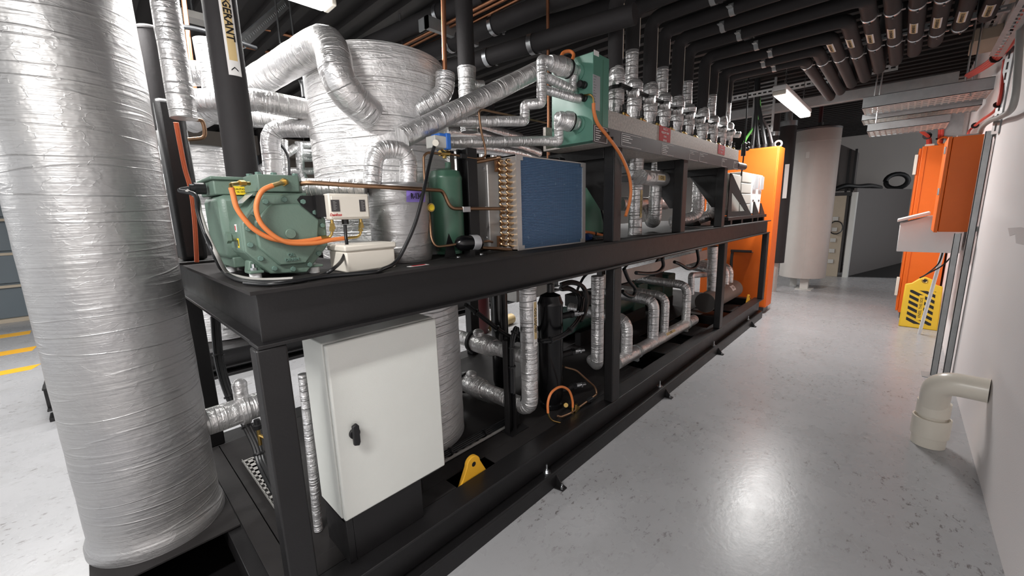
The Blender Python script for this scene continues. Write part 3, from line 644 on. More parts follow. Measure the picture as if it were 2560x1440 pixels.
# ---------------------------------------------------------------- foil pipes round the flash tank
def oncyl(px, py, cx, cy, rr):
    d = _f*CF+_r*(px-1280)-_u*(py-720)
    A = d.x**2+d.y**2; B = -2*(cx*d.x+cy*d.y); Cc = cx*cx+cy*cy-rr*rr
    return V(0, 0, CH)+d*((-B-math.sqrt(max(0, B*B-4*A*Cc)))/(2*A))
def ontank(px, py, rr=None): return oncyl(px, py, TX, TY, rr or TR)
def R(px, py, y): return ray(px, py, y=y)
def fpipe(label, pts, r, mat='foil_pipe', fil=.07, group='foil-wrapped pipes', n=18, seg=4, name='foil_pipe', parent=None):
    m = MB(); P = fillet(pts, fil, seg); Q = [P[0]]
    for a, b in zip(P, P[1:]):
        k = max(1, int((b-a).length/.05)); Q += [a+(b-a)*(i/k) for i in range(1, k+1)]
    m.tube(Q, r, n, jit=.018)
    if parent: return part(name, m, K[mat], parent)
    return solo(name, m, K[mat], label, 'pipe', group)
def pipe_label(parent, o, a, n, r, L, w, txt, tsize, chev=None, tan=True, flip=False, back='paper', ink='ink', tx=None):
    """printed strip wrapped on a pipe: o = centre on the axis, a = reading direction, n = outward direction"""
    o, a, n = Vector(o), Vector(a).normalized(), Vector(n); n = (n-a*n.dot(a)).normalized(); t = n.cross(a); off = OFF[parent.name]
    def put(x, y, rr): th = y/r; return o+a*x+(n*math.cos(th)+t*math.sin(th))*rr
    def strip(x0, x1, w_, rr):
        m = MB(); K_ = 8
        for i in range(K_+1):
            y = -w_/2+w_*i/K_; m.v += [put(x0, y, rr), put(x1, y, rr), put(x0, y, rr-.0012), put(x1, y, rr-.0012)]
        for i in range(K_):
            b = 4*i; m.quad([b, b+1, b+5, b+4]); m.quad([b+3, b+2, b+6, b+7]); m.quad([b, b+4, b+6, b+2]); m.quad([b+5, b+1, b+3, b+7])
        m.quad([0, 2, 3, 1]); m.quad([4*K_+1, 4*K_+3, 4*K_+2, 4*K_]); return m
    lb = part('pipe_label', strip(-L/2, L/2, w, r+.0022), K[back], parent)
    cx = 0
    if tan:
        part('tan_band', strip(-L/2+L*.02, L/2-(L*.02 if not chev else w*1.25), w*.62, r+.0028), K['tan'], lb); cx = -w*.6 if chev else 0
    def curve_text(s, x0, size, rot=0):
        cu = bpy.data.curves.new('t', 'FONT'); cu.body = s; cu.size = size; cu.align_x = 'CENTER'; cu.align_y = 'CENTER'; cu.extrude = .0003; cu.offset = size*.02; cu.resolution_u = 1
        ob = bpy.data.objects.new('t', cu); COL.objects.link(ob); me = bpy.data.meshes.new_from_object(ob.evaluated_get(bpy.context.evaluated_depsgraph_get()))
        bpy.data.objects.remove(ob); bpy.data.curves.remove(cu)
        bm = bmesh.new(); bm.from_mesh(me); bmesh.ops.triangulate(bm, faces=bm.faces[:])
        for q_ in range(2):
            le = [e for e in bm.edges if e.calc_length() > r*.12]
            if le: bmesh.ops.subdivide_edges(bm, edges=le, cuts=1); bmesh.ops.triangulate(bm, faces=bm.faces[:])
        bm.to_mesh(me); bm.free()
        for v in me.vertices: v.co = put(x0+v.co.x, v.co.y, r+.0034+v.co.z)-off
        me.materials.clear(); me.materials.append(K[ink]); me.name = 'label_print'
        ob = bpy.data.objects.new('label_print', me); COL.objects.link(ob); ob.parent = lb
    if txt: curve_text(txt, cx if tx is None else tx, tsize)
    if chev:
        m = MB(); s = w*.26; x0 = L/2-w*.6; q = -1 if flip else 1
        for e in (1, -1):
            pts = [(x0-q*s*.5, e*s), (x0+q*s*.5, 0), (x0+q*s*.5-q*s*.42, 0), (x0-q*s*.5-q*s*.42, e*s)]; k = len(m.v)
            m.v += [put(x, y, r+.0032) for x, y in pts]+[put(x, y, r+.0024) for x, y in pts]
            m.quad([k, k+1, k+2, k+3]); m.quad([k+7, k+6, k+5, k+4])
            for i in range(4): m.quad([k+i, k+4+i, k+4+(i+1) % 4, k+(i+1) % 4])
        part('chevron', m, K[ink], lb)
    return lb
cxb, cyb, rb = .460, 1.844, .0535
bp = thing('insulated_riser', 'thick black insulated riser with a large printed refrigerant label behind the compressor', 'pipe', (cxb, cyb, 1.40), 'black insulated pipes')
part('pipe', MB().tube([(cxb-.012, cyb-.005, 1.315), (cxb-.004, cyb, 1.9), (cxb, cyb, 2.6), (cxb, cyb, ZC)], rb, 28), K['ins'], bp)
q = oncyl(578, 110, cxb, cyb, rb); nn = V(q.x-cxb, q.y-cyb, 0)
zlo, zhi = oncyl(592, 190, cxb, cyb, rb).z, 2.62
pipe_label(bp, (cxb, cyb, (zlo+zhi)/2), -ZA, nn, rb, zhi-zlo, .040, 'CO2 REFRIGERANT', .034, chev=True, flip=True, tx=(zhi-zlo)/2-.045-.03-.185)
a0 = ontank(928, 290)
fpipe('thickest foil pipe, arching over an elbow and dropping into the front of the flash tank', [R(470, 300, 2.62), R(630, 212, 2.28), R(828, 92, 1.70), R(845, 215, 1.62), a0+(a0-V(TX, TY, a0.z)).normalized()*.02], .066, fil=.10)
b0 = ontank(800, 277)
fpipe('straight foil pipe running level into the left side of the flash tank', [R(455, 252, 2.30), R(640, 250, 2.08), V(.845, 2.06, R(795, 280, 2.06).z)], .047, fil=0, mat='foil')
fpipe('foil pipe rising behind the compressor and elbowing into the flash tank', [R(700, 600, 2.16), R(672, 320, 2.16), R(800, 322, 2.05)], .041, fil=.07)
d0 = ontank(1035, 272)
fpipe('short foil elbow with an open flat top on the right side of the flash tank', [R(1113, 184, 1.58), R(1112, 236, 1.58), d0+V(.03, .03, 0)], .043, fil=.07)
cpipe('vertical copper pipe dropping from the ceiling into the foil elbow beside the flash tank', [R(1107, -60, 1.58), R(1112, 186, 1.58)], .011, 'copper')
u = [R(930, 470, 1.50), R(935, 372, 1.50), R(1022, 375, 1.47), R(1020, 470, 1.48)]
fpipe('foil pipe bent into an upside-down U on top of the labelled float column', u, .035, fil=.06, mat='foil_pipe')
fpipe('level foil pipe joining the float column behind the pressure switch', [R(700, 470, 1.72), R(915, 470, 1.53)], .036, mat='foil')
# left cluster beside the tall column
jx = R(436, 150, 1.92)
fpipe('foil-wrapped vertical drop with a rounded lower end beside the tall column', [V(jx.x, jx.y, ZC), V(jx.x, jx.y, R(452, 275, 1.92).z), V(jx.x, jx.y, R(452, 296, 1.92).z)], .042, fil=0, mat='foil')
fpipe('foil end-capped stub pointing left at the tee behind the black riser', [R(462, 183, 2.50), R(530, 185, 2.45), R(600, 190, 2.42)], .055, fil=0)
fpipe('upright foil tee branch half hidden behind the black riser', [R(514, 100, 2.44), R(530, 180, 2.44), R(545, 270, 2.40)], .052, fil=0)
fpipe('long lower foil pipe crossing level behind the black riser', [R(440, 275, 2.62), R(640, 295, 2.55), R(780, 300, 2.5)], .05, fil=0)
cpipe('bright copper pipe rising to the ceiling left of the black riser', [R(487, 230, 2.62), R(452, -60, 2.62)], .011, 'copper')
cpipe('copper trap loop with a black end under the rounded foil drop', [R(478, 298, 1.95), R(505, 300, 1.97), R(511, 318, 1.97), R(513, 345, 1.97), R(470, 349, 1.97)], .007, fil=.02)
hose('hose', [R(440, 306, 2.12), R(450, 360, 2.14), R(462, 420, 2.16), R(478, 480, 2.17), R(487, 560, 2.18), R(492, 655, 2.2)], .0085, K['hose_red'], 'orange-brown hose hanging in front of the black column at the deck corner', 'hose')
bc = thing('insulated_column', 'black insulated upright column standing at the far left deck corner', 'column', (.30, 2.36, ZD))
part('lower_wrap', MB().box(.285, .385, 2.31, 2.42, ZD+.012, 2.02), K['black'], bc, .02)
part('base_plate', MB().box(.27, .43, 2.28, 2.43, ZD, ZD+.012), K['black'], bc, .003)
q = R(398, 200, 2.40); zt = R(382, 78, 2.40).z
part('upper_wrap', MB().lathe((q.x, q.y, 0), [(.05, 1.9), (.053, 1.91), (.053, zt-.01), (.056, zt-.008), (.056, zt), (.05, zt+.008), (.001, zt+.01)], 32), K['ins'], bc)
hose('cable', [R(390, 76, 2.40), R(405, 66, 2.42), R(450, 66, 2.5), R(520, 80, 2.6), R(640, 120, 2.7)], .011, K['cable'], 'thick black cable arching from the top of the black insulated column', 'cable')
hose('cable', [R(752, 200, 2.2), R(757, 215, 2.2), R(760, 245, 2.18)], .012, K['cable'], 'short black cable against the left side of the flash tank', 'cable')
hose('cable', [R(690, 352, 2.45), R(712, 375, 2.45), R(722, 405, 2.45), R(722, 470, 2.45)], .007, K['cable'], 'thin black cable bowing down between the foil pipes behind the compressor', 'cable')
# green plate-exchanger box and the pipes in front of its end
gx0, gx1, gy0, gy1, gz0, gz1 = 1.931, 2.088, 1.228, 1.50, 1.866, 2.30
gb = thing('heat_exchanger_box', 'green sheet-metal exchanger box at the near end of the pipe header', 'heat exchanger', (2.01, 1.36, gz0))
part('casing', MB().box(gx0, gx1, gy0, gy1, gz0, gz1), K['green_box'], gb, .003)
part('seam', MB().box(gx0+.092, gx0+.095, gy0-.001, gy0+.002, gz0+.03, gz1-.02), K['green_dark'], gb)
p, q = R(1482, 185, gy0), R(1498, 278, gy0)
dp = part('data_plate', MB().box(p.x, q.x+.004, gy0-.0015, gy0, q.z, p.z), K['silverlabel'], gb)
l = MB()
for k in range(12): l.box(p.x+.006, p.x+.02+.012*((k*7) % 3)/2, gy0-.002, gy0-.0014, q.z+.012+k*.0135, q.z+.0135+k*.0135)
part('plate_print', l, K['greyplate'], dp)
p = R(1490, 133, gy0); part('serial_label', MB().box(gx0+.003, gx0+.05, gy0-.0015, gy0, p.z-.012, p.z+.012), K['paper'], gb)
for (px, py) in ((1444, 182), (1446, 311)):
    q = ray(px, py, x=gx0); part('port_collar', MB().cyl(q, q-XA*.006, .044, 24), K['green_box'], gb)
def jacket(label, a, b, r, band=True, grp='foil-jacketed valves'):
    """crumpled foil-jacketed valve with a black taped joint"""
    a, b = Vector(a), Vector(b); L = (b-a).length
    t = thing('jacketed_valve', label, 'valve', (a+b)/2, grp)
    part('foil_jacket', MB().lathe(a, [(.001, 0), (r*.8, .003), (r*.95, L*.1), (r*.9, L*.28), (r*1.12, L*.36), (r*1.18, L*.6), (r*1.05, L*.66)], 22, b-a, wob=.05), K['foil'], t)
    part('foil_bonnet', MB().lathe(a, [(r*1.03, L*.70), (r*1.05, L*.72), (r*.78, L*.85), (r*.72, L), (.001, L)], 22, b-a, wob=.05), K['foil'], t)
    part('black_band', MB().lathe(a, [(r*1.0, L*.655), (r*1.12, L*.66), (r*1.12, L*.70), (r*1.0, L*.705)], 22, b-a), K['rubber'], t)
    return t
P1, P2 = ray(1442, 180, x=gx0), ray(1446, 310, x=gx0)
jacket('foil-jacketed valve at the upper port of the green exchanger box', R(1372, 155, 1.36), P1+V(-.002, -.0, 0), .043)
jacket('foil-jacketed valve at the lower port of the green exchanger box', R(1393, 296, 1.37), P2+V(-.002, 0, 0), .043)
vt = R(1352, 150, 1.38)
fpipe('foil pipe dropping from the upper jacketed valve with a step to the left', [R(1385, 156, 1.36), R(1353, 149, 1.38), R(1354, 258, 1.38), R(1312, 262, 1.45), R(1312, 303, 1.45), R(1120, 303, 1.62)], .025, fil=.012)
fpipe('foil pipe dropping from the lower jacketed valve and running level to the left', [R(1400, 292, 1.37), R(1396, 292, 1.37), R(1398, 355, 1.40), R(1360, 352, 1.45), R(1115, 357, 1.60)], .026, fil=.02)
fpipe('slanting foil pipe between the jacketed valves and the green box, upper of two', [R(1362, 192, 1.40), R(1432, 226, 1.33), R(1436, 178, 1.33)], .024, fil=.012)
fpipe('slanting foil pipe between the jacketed valves and the green box, lower of two', [R(1362, 224, 1.40), R(1438, 246, 1.30), R(1449, 248, 1.29)], .022, fil=.02)
for lb, (x, y) in (('black-capped service valve with brass stem at the middle of the green box', (1455, 212)), ('black-capped service valve with brass stem where the thin orange hose starts', (1456, 245))):
    q = R(x, y, 1.285); t = thing('service_valve', lb, 'valve', q, 'service valves on the green box')
    part('cap', MB().lathe(q-XA*.028, [(.001, 0), (.017, .002), (.019, .012), (.015, .03), (.019, .034), (.017, .05), (.001, .052)], 16, XA+V(0, -.15, 0)), K['rubber'], t)
    part('stem', MB().cyl(q+V(.02, -.004, 0), q+V(.06, -.010, .004), .006, 8).cyl(q+V(.03, -.004, .004), q+V(.03, -.004, .024), .004, 6).cyl(q+V(.05, -.008, .002), q+V(.062, -.010, .004), .010, 6), K['brass'], t)
fpipe('wide foil pipe slanting down from the upper exchanger valve to the flash tank', [R(1352, 172, 1.46), R(1005, 345, 1.56)], .044, fil=0, mat='foil')
h = thing('small_hose', 'short orange hose looped over the top of the upper jacketed valve', 'hose', R(1420, 140, 1.36)); 
part('hose', MB().tube(spline([R(1402, 146, 1.38), R(1408, 132, 1.38), R(1424, 128, 1.36), R(1434, 137, 1.34), R(1428, 156, 1.33)]), .009, 10), K['hose'], h)
h = thing('capillary_hose', 'long thin orange hose hanging from the green box past the header to the post', 'hose', R(1490, 300, 1.22))
part('hose', MB().tube(spline([R(x, y, 1.213) for x, y in ((1484, 258), (1485, 280), (1495, 310), (1520, 342), (1550, 385), (1570, 430), (1577, 470), (1574, 505), (1564, 540))]), .0095, 10), K['hose'], h)
part('fitting', MB().tube([R(1462, 238, 1.27), R(1476, 236, 1.22), R(1483, 244, 1.213), R(1484, 260, 1.213)], .005, 8, fil=.02), K['brass'], h)
for x, y in ((1525, 347), (1515, 335)): q = R(x, y, 1.222); part('clip', MB().box(q.x-.005, q.x+.005, 1.20, 1.2225, q.z-.008, q.z+.008), K['rubber'], h)
# ---------------------------------------------------------------- valve header, risers and ceiling runs
HY = 1.33
HX = (2.35, 2.58, 2.81, 3.04, 3.275, 3.51, 3.83, 4.09, 4.34, 4.53)
RY = [.76-.1155*k for k in range(9)]
REND = (6.4, 6.16, 5.9, 5.75, 5.48, 5.30, 5.11, 4.93, 4.69)
ORD = ('nearest', 'second', 'third', 'fourth', 'fifth', 'sixth', 'seventh', 'eighth', 'ninth', 'farthest')
ZH, ZR, RR = 2.042, 2.742, .044
for i, x in enumerate(HX):
    tall = i % 2 == 1
    t = thing('jacketed_valve', '%s foil-jacketed valve standing on the galvanised header, counted from the green box' % ORD[i], 'valve', (x, HY, ZH), 'jacketed valves on the header')
    r = .045
    part('lower_jacket', MB().lathe((x, HY, 0), [(r*.86, ZH), (r*.92, ZH+.03), (r, ZH+.09), (r*1.06, ZH+.15), (r*.96, ZH+.178)], 20, wob=.05), K['foil'], t)
    zt = ZH+(.30 if not tall else .27)
    part('upper_jacket', MB().lathe((x, HY, 0), [(r*.96, ZH+.182), (r*1.12, ZH+.20), (r*1.16, ZH+.245), (r*.95, zt-.01), (r*.8, zt)], 20, wob=.05), K['foil'], t)
    part('black_band', MB().lathe((x, HY, 0), [(r*.9, ZH+.170), (r*1.15, ZH+.172), (r*1.15, ZH+.190), (r*.9, ZH+.192)], 20).box(x-.052, x+.125, HY-.06, HY-.046, ZH+.168, ZH+.19), K['rubber'], t)
    part('stem_cover', MB().lathe((x+.095, HY-.03, ZH+.165), [(.001, -.005), (.024, 0), (.029, .03), (.029, .055), (.022, .062), (.001, .064)], 16, (0.15, -1, -.1), wob=.04), K['foil'], t)
    f = part('drain_fitting', MB().cyl((x-.01, HY-.062, ZH+.022), (x+.05, HY-.055, ZH+.018), .010, 8).cyl((x-.02, HY-.06, ZH+.012), (x-.02, HY-.06, ZH+.03), .008, 6).box(x-.05, x+.06, HY-.058, HY-.045, ZH+.001, ZH+.010), K['brass'], t)
    part('black_cap', MB().lathe((x-.015, HY-.062, ZH+.03), [(.016, 0), (.0165, .012), (.012, .016), (.013, .045), (.001, .046)], 14), K['rubber'], f)
    if tall: part('tall_jacket', MB().lathe((x+.012, HY+.03, 0), [(r*.9, ZH+.24), (r*.92, ZH+.3), (r*.9, ZH+.40), (r*.92, ZH+.455), (r*.85, ZH+.462)], 20, wob=.03), K['foil_pipe'], t)
    # riser, run across the aisle and run along the ceiling
    k = 9-i; rx, ry = (x+.012, HY+.03) if tall else (x, HY+.012)
    z0 = ZH+(.455 if tall else .29)
    lab = '%s black insulated pipe from the header, turning over the aisle and along the ceiling' % ORD[i]
    pr = thing('insulated_pipe', lab, 'pipe', (rx, ry, z0), 'black insulated pipes over the aisle')
    yk = RY[k] if k < 9 else RY[8]-.116; xe = REND[k] if k < 9 else 4.55
    part('pipe', MB().tube([(rx, ry, z0), (rx, ry, ZR), (rx, yk, ZR), (xe, yk, ZR), (xe, yk, ZC)], RR, 18, .085, 6), K['ins'], pr)
    if i not in (5,): pipe_label(pr, (rx, ry, z0+.22 if not tall else z0+.11), ZA if i % 3 == 0 else -ZA, V(.55, -1, 0), RR, .34 if not tall else .18, .032, 'CO2 REFRIGERANT' if not tall else 'CO2', .022, chev=True)
    if yk > -.3 and i < 8:
        pipe_label(pr, (4.25 if xe > 4.5 else 4.2, yk, ZR), XA, V(0, .25, -1), RR, .22, .045, 'CO2 REFRIGERANT', .0215, tan=True)
    for xr in ((4.58, 3.86) if x < 3.8 else (4.70,)):
        if xr+.02 < xe:
            c = part('pipe_clamp', MB().lathe((xr-.011, yk, ZR), [(RR, 0), (RR+.0035, .001), (RR+.0035, .021), (RR, .022)], 24, XA).box(xr-.011, xr+.011, yk-.062, yk-.042, ZR-.02, ZR-.016), K['steel'], pr)
            part('clamp_bolt', MB().cyl((xr, yk-.005, ZR-RR-.016), (xr, yk-.005, ZR-RR), .006, 6), K['steel'], c)
    yc = (1.02, .98, .94, .90, 1.02, .98, .94, .9, 1.0, .96)[i]
    part('saddle_clip', MB().prism([(math.cos(a)*(RR+.003), math.sin(a)*(RR+.003)) for a in [math.pi*(.93+1.3*q/10) for q in range(11)]]+[(math.cos(a)*(RR-.001), math.sin(a)*(RR-.001)) for a in [math.pi*(2.23-1.3*q/10) for q in range(11)]], (rx, yc, ZR), XA, ZA, (0, .03, 0)).box(rx-.09, rx-.041, yc, yc+.03, ZR-.018, ZR-.014), K['galv'], pr)
# strip of engraved labels and red tags on the header face
for j, (xa, xb, za, zb) in enumerate(((1.94, 2.07, 1.862, 1.943), (2.23, 2.48, 1.868, 1.938), (2.78, 2.98, 1.866, 1.936), (3.28, 3.46, 1.866, 1.934), (3.50, 3.68, 1.866, 1.934), (4.06, 4.2, 1.864, 1.93), (4.42, 4.56, 1.864, 1.93))):
    m = MB(); yq = YF-.0065
    t_ = .0035
    m.box(xa, xa+t_, yq, yq+.001, za, zb).box(xa, xb, yq, yq+.001, za, za+t_*.6).box(xa, xb, yq, yq+.001, zb-t_*.6, zb)
    if j == 0: m.box(xb-t_, xb, yq, yq+.001, za, zb)
    b = part('label_border', m, K['paper'], lab_strip := lab if False else bpy.data.objects['label_strip'])
    w = ('SUCTION\nDISCHARGE\nLIQUID\nOIL RETURN\nHOT GAS RECLAIM', 'DANGER\nLIVE PARTS', 'ISOLATE\nBEFORE\nSERVICE', 'CIRCUIT 1', 'CIRCUIT 2', 'CIRCUIT 3', 'END')[j]
    rows = (6, 4, 5, 2, 2, 2, 1)[j]; m = MB()
    for k in range(rows):
        z = zb-.012-k*(.0115); L = (.62, .8, .5, .7, .6, .45)[k]*(xb-xa)*.6; m.box(xa+.012, xa+.012+L, yq-.0003, yq, z-.0022, z+.0022)
    part('label_lines', m, K['paper'] if j < 3 else K['lightgrey'], b)
for nm, px0, px1, y0, y1, rows in (('a', 1649, 1675, 318, 357, ('RACK A', 'MEDIUM TEMP', 'R744', '890 kPa')), ('b', 1796, 1811, 364, 388, ('RACK A', 'LOW TEMP', 'R744'))):
    p, q = R(px0, y0, YF-.003), R(px1, y1, YF-.003)
    tg = part('red_tag', MB().box(p.x, q.x, YF-.0045, YF-.002, q.z, p.z+.012), K['red'], sk, label='red engraved tag on the header face')
    for k, w in enumerate(rows): text('tag_print', w, .020, K['paper'], tg, ((p.x+q.x)/2, YF-.0048, p.z-.004-k*.024), XA, ZA, .0006, sx=.95)
# black pipes, copper lines and brackets above the tank
def zpipe(name, label, pts, z, r, mat, cat='pipe', group=None, n=16):
    P = [ray(x, y, z=z) for x, y in pts]; return solo(name, MB().tube(P, r, n), K[mat], label, cat, group)
G1 = 'black pipes across the ceiling'
def across(x, y, z, x2, y2): return [ray(x, y, z=z), ray(x2, y2, z=z)]
for lb, z, (xa, ya), (xb, yb), r, cl in (
    ('black ceiling pipe crossing highest, left of the thick black riser', 2.95, (967, 92), (1142, 16), .062, ((1085, 28),)),
    ('black ceiling pipe crossing just behind the vertical copper pipe', 2.80, (1195, 80), (1390, -2), .060, ((1138, 112), (1210, 50))),
    ('black ceiling pipe crossing lowest, behind the diagonal foil pipe', 2.55, (1195, 150), (1480, 66), .055, ((1237, 150), (1310, 96))),
    ('black ceiling pipe far back between the hanging rods', 2.98, (1500, 25), (1640, -12), .06, ())):
    a, b = ray(xa, ya, z=z), ray(xb, yb, z=z); d = (b-a).normalized()
    t = thing('insulated_pipe', lb, 'pipe', a, G1)
    part('pipe', MB().tube([a-d*1.6, b+d*(.25 if xb < 1600 else .9)], r, 18), K['ins'], t)
    for (cx_, cy_) in cl:
        c = ray(cx_, cy_, z=z); c = a+d*((c-a).dot(d)); s = d.cross(ZA).normalized()
        m = MB().tube([c+s*(math.cos(q)*(r+.004))+ZA*(math.sin(q)*(r+.004)) for q in [math.pi*(-.05-.9*k/8) for k in range(9)]]+[c-s*(r+.05)], .010, 6)
        m = MB(); ang = [math.pi*(.25-1.15*k/10) for k in range(11)]
        pts = [(math.cos(q)*(r+.003), math.sin(q)*(r+.003)) for q in ang]+[(-(r+.05), -.01), (-(r+.05), -.014)]+[(math.cos(q)*(r+.007), math.sin(q)*(r+.007)) for q in ang[::-1]]
        m.prism(pts, c-d*.016, s, ZA, d*.032)
        cp_ = part('saddle_clip', m, K['steel'], t); part('clip_bolt', MB().cyl(c-s*(r+.04)-ZA*.03, c-s*(r+.04)+ZA*.09, .005, 8).cyl(c-s*(r+.04)-ZA*.03, c-s*(r+.04)-ZA*.016, .010, 6), K['steel'], cp_)
for j, ((xa, ya), (xb, yb)) in enumerate((((1000, 118), (1240, -4)), ((1015, 122), (1262, -2)), ((1045, 125), (1320, -14)))):
    a, b = ray(xa, ya, z=2.86), ray(xb, yb, z=2.86); d = (b-a).normalized()
    solo('copper_pipe', MB().tube([a-d*1.0, b+d*1.2], .012, 10), K['copper'], ('leftmost', 'middle', 'rightmost')[j]+' of three parallel copper lines crossing under the dark ceiling', 'pipe', 'copper lines under the ceiling')
cpipe('tall thin copper pipe rising past the green exchanger box to the ceiling', [R(1370, 460, 1.72), R(1372, 300, 1.72), V(R(1372, 300, 1.72).x, 1.72, ZC)], .0105, 'copper')
v = R(1168, 205, 1.95)
t = thing('insulated_riser', 'black insulated riser with a foil sleeve below, right of the flash tank', 'pipe', (v.x, v.y, 1.9), 'black insulated pipes')
part('pipe', MB().tube([(v.x, v.y, R(1168, 172, 1.95).z), (v.x, v.y, ZC)], .050, 24), K['ins'], t)
part('foil_sleeve', MB().tube([V(v.x, v.y, R(1168, z_, 1.95).z) for z_ in (330, 290, 260, 230, 200, 186, 170)], .053, 20, jit=.05), K['foil'], t)
part('foil_knob', MB().tube([V(v.x+.02, v.y-.02, v.z-.02), V(v.x+.085, v.y-.05, v.z-.015)], .030, 14, jit=.08), K['foil'], t)
cpipe('bright copper pipe crossing the dark wall left of the ceiling light', [ray(455, 15, y=4.6), ray(602, 55, y=4.6), ray(745, 95, y=4.4)], .016, 'copper', 0)
cpipe('faint copper pipe crossing lower on the dark wall behind the thick foil pipe', [ray(600, 115, y=5.0), ray(700, 135, y=5.0), ray(800, 155, y=5.0)], .014, 'copper', 0)
# ---------------------------------------------------------------- lower tier
cb = thing('control_cabinet', 'pale grey steel control cabinet with a black quarter-turn latch on the lower tier', 'electrical cabinet', (.70, 1.40, ZB))
CX0, CX1, CZ0, CZ1 = .478, .915, .447, 1.098
part('body', MB().box(CX0, CX1, 1.325, 1.505, CZ0, CZ1), K['cab'], cb, .004)
part('door', MB().box(CX0+.002, CX1-.002, 1.298, 1.320, CZ0+.002, CZ1-.002), K['cab'], cb, .006)
part('door_gasket', MB().box(CX0+.006, CX1-.006, 1.319, 1.326, CZ0+.006, CZ1-.006), K['greyplate'], cb)
q = R(885, 1082, 1.298); lt = part('latch', MB().cyl((q.x, 1.2985, q.z), (q.x, 1.288, q.z), .019, 24), K['rubber'], cb, .002)
part('latch_wing', MB().prism([(-.012, -.036), (.006, -.042), (.011, -.03), (.011, .03), (.004, .04), (-.012, .034)], (q.x, 1.288, q.z), XA, ZA, (0, -.014, 0)), K['rubber'], lt, .003)
part('plinth', MB().box(CX0+.004, CX0+.03, 1.305, 1.49, ZB, CZ0).box(CX1-.05, CX1-.02, 1.46, 1.49, ZB, CZ0).box(CX0+.03, CX1-.12, 1.305, 1.312, ZB, CZ0).box(CX0+.004, CX1-.02, 1.312, 1.49, CZ0-.012, CZ0-.0005), K['black'], cb, .002)
part('warning_plate', MB().box(CX0-.001, CX0+.001, 1.33, 1.331, .5, .501), K['cab'], cb)
g_ = 'foil-wrapped pipes'
bq = ray(790, 1275, y=1.56); tq = ray(757, 935, y=1.56)
fpipe('thin foil pipe leaning in the gap between the front post and the pale cabinet', [V(bq.x, 1.56, ZB+.002), tq], .017, fil=0, mat='foil')
# slotted trays
def tray(label, o, a, b, L, w):
    o, a, b = Vector(o), Vector(a), Vector(b); t = thing('cable_tray', label, 'cable tray', o+a*L/2+b*w/2, 'slotted cable trays')
    m = MB(); s = .045; n = int(L/s)
    for f in (0, .30, .70): m.obox(o+b*(w*f), a*L, b*(w*(.18 if f != .3 else .4))*.7, ZA*.003)
    for i in range(n+1): m.obox(o+a*(i*L/n-.008 if i else 0), a*.018, b*w, ZA*.003)
    for f in (0, .98): m.obox(o+b*(w*f), a*L, b*.002, ZA*.018)
    part('slotted_base', m, K['galv_light'], t); return t
tray('slotted steel cable tray lying on the base plate left of the front post', (.385, 1.78, ZB+.001), (0, 1, 0), (1, 0, 0), .55, .075)
tray('slotted steel cable tray lying on the base plate behind the yellow lug', (.98, 1.53, ZB+.001), (1, 0, 0), (0, 1, 0), .62, .06)
def bundle(label, pts, r, n=5, ties=(), mat='cable', name='cable_bundle'):
    t = thing(name, label, 'cable', pts[0]); P = spline(pts, 8); rnd = random.Random(len(P))
    for k in range(n):
        a = 2*math.pi*k/n; o = V(math.cos(a), math.sin(a)*.7, math.sin(a)*.7)*r*1.15 if n > 1 else V(0, 0, 0)
        part('cable', MB().tube([p+o for p in P], r, 8), K[mat], t)
    for f in ties:
        i = int(f*(len(P)-1)); d = (P[min(i+1, len(P)-1)]-P[max(i-1, 0)]).normalized()
        part('cable_tie', MB().cyl(P[i]-d*.004, P[i]+d*.004, r*(2.7 if n > 1 else 1.3), 10), K['rubber'], t)
    return t
bundle('thick tied bundle of black cables dropping from the deck beside the tall column', [R(538, 790, 2.36), R(548, 900, 2.3), R(575, 990, 2.22), R(610, 1050, 2.16), R(640, 1110, 2.1), R(655, 1160, 2.04), R(690, 1230, 1.9)], .0095, 4, (.15, .35, .55, .75))
bundle('black cables lying in the slotted tray behind the yellow lug', [V(1.0, 1.56, ZB+.026), V(1.3, 1.56, ZB+.026), V(1.55, 1.555, ZB+.026), V(1.62, 1.53, ZB+.06), V(1.64, 1.5, ZB+.2), V(1.64, 1.5, .80)], .008, 4, (.1, .25, .4))
v = thing('service_valve', 'brass service valve with a black cap low down left of the front post', 'valve', R(645, 1090, 2.02), 'service valves on the lower tier')
q = R(645, 1072, 2.02); part('cap', MB().lathe(q, [(.016, 0), (.018, .02), (.013, .024), (.013, .045), (.001, .046)], 12), K['rubber'], v); part('body', MB().cyl(q-ZA*.08, q, .008, 8).tube([q-ZA*.03, q+V(.03, -.02, -.06), q+V(.05, -.03, -.14)], .008, 8), K['brass'], v)
# liquid line with label, oil separator
xv = R(1323, 900, 1.46).x; zb2 = R(1325, 1022, 1.46).z; zt1 = R(1290, 912, 1.46).z
ll = thing('liquid_line', 'foil-wrapped liquid line with a printed label, elbowing at its foot', 'pipe', (xv, 1.46, zb2), g_)
def seg_tube(pts, r, fil=.07, n=18, j=.018):
    P = fillet(pts, fil, 5); Q = [P[0]]
    for a, b in zip(P, P[1:]):
        k = max(1, int((b-a).length/.05)); Q += [a+(b-a)*(i/k) for i in range(1, k+1)]
    return MB().tube(Q, r, n, jit=j)
part('foil_jacket', seg_tube([V(xv, 1.46, 1.30), V(xv, 1.46, zb2), V(xv, 2.55, zb2)], .049), K['foil'], ll)
part('branch', seg_tube([V(xv+.02, 1.47, zt1), V(xv+.02, 2.55, zt1)], .046), K['foil'], ll)
q = oncyl(1338, 810, xv, 1.46, .049); pipe_label(ll, (xv, 1.46, R(1338, 808, 1.42).z), -ZA, V(q.x-xv, q.y-1.46, 0), .0495, .26, .034, 'CO2 LIQUID', .026, chev=True, flip=True)
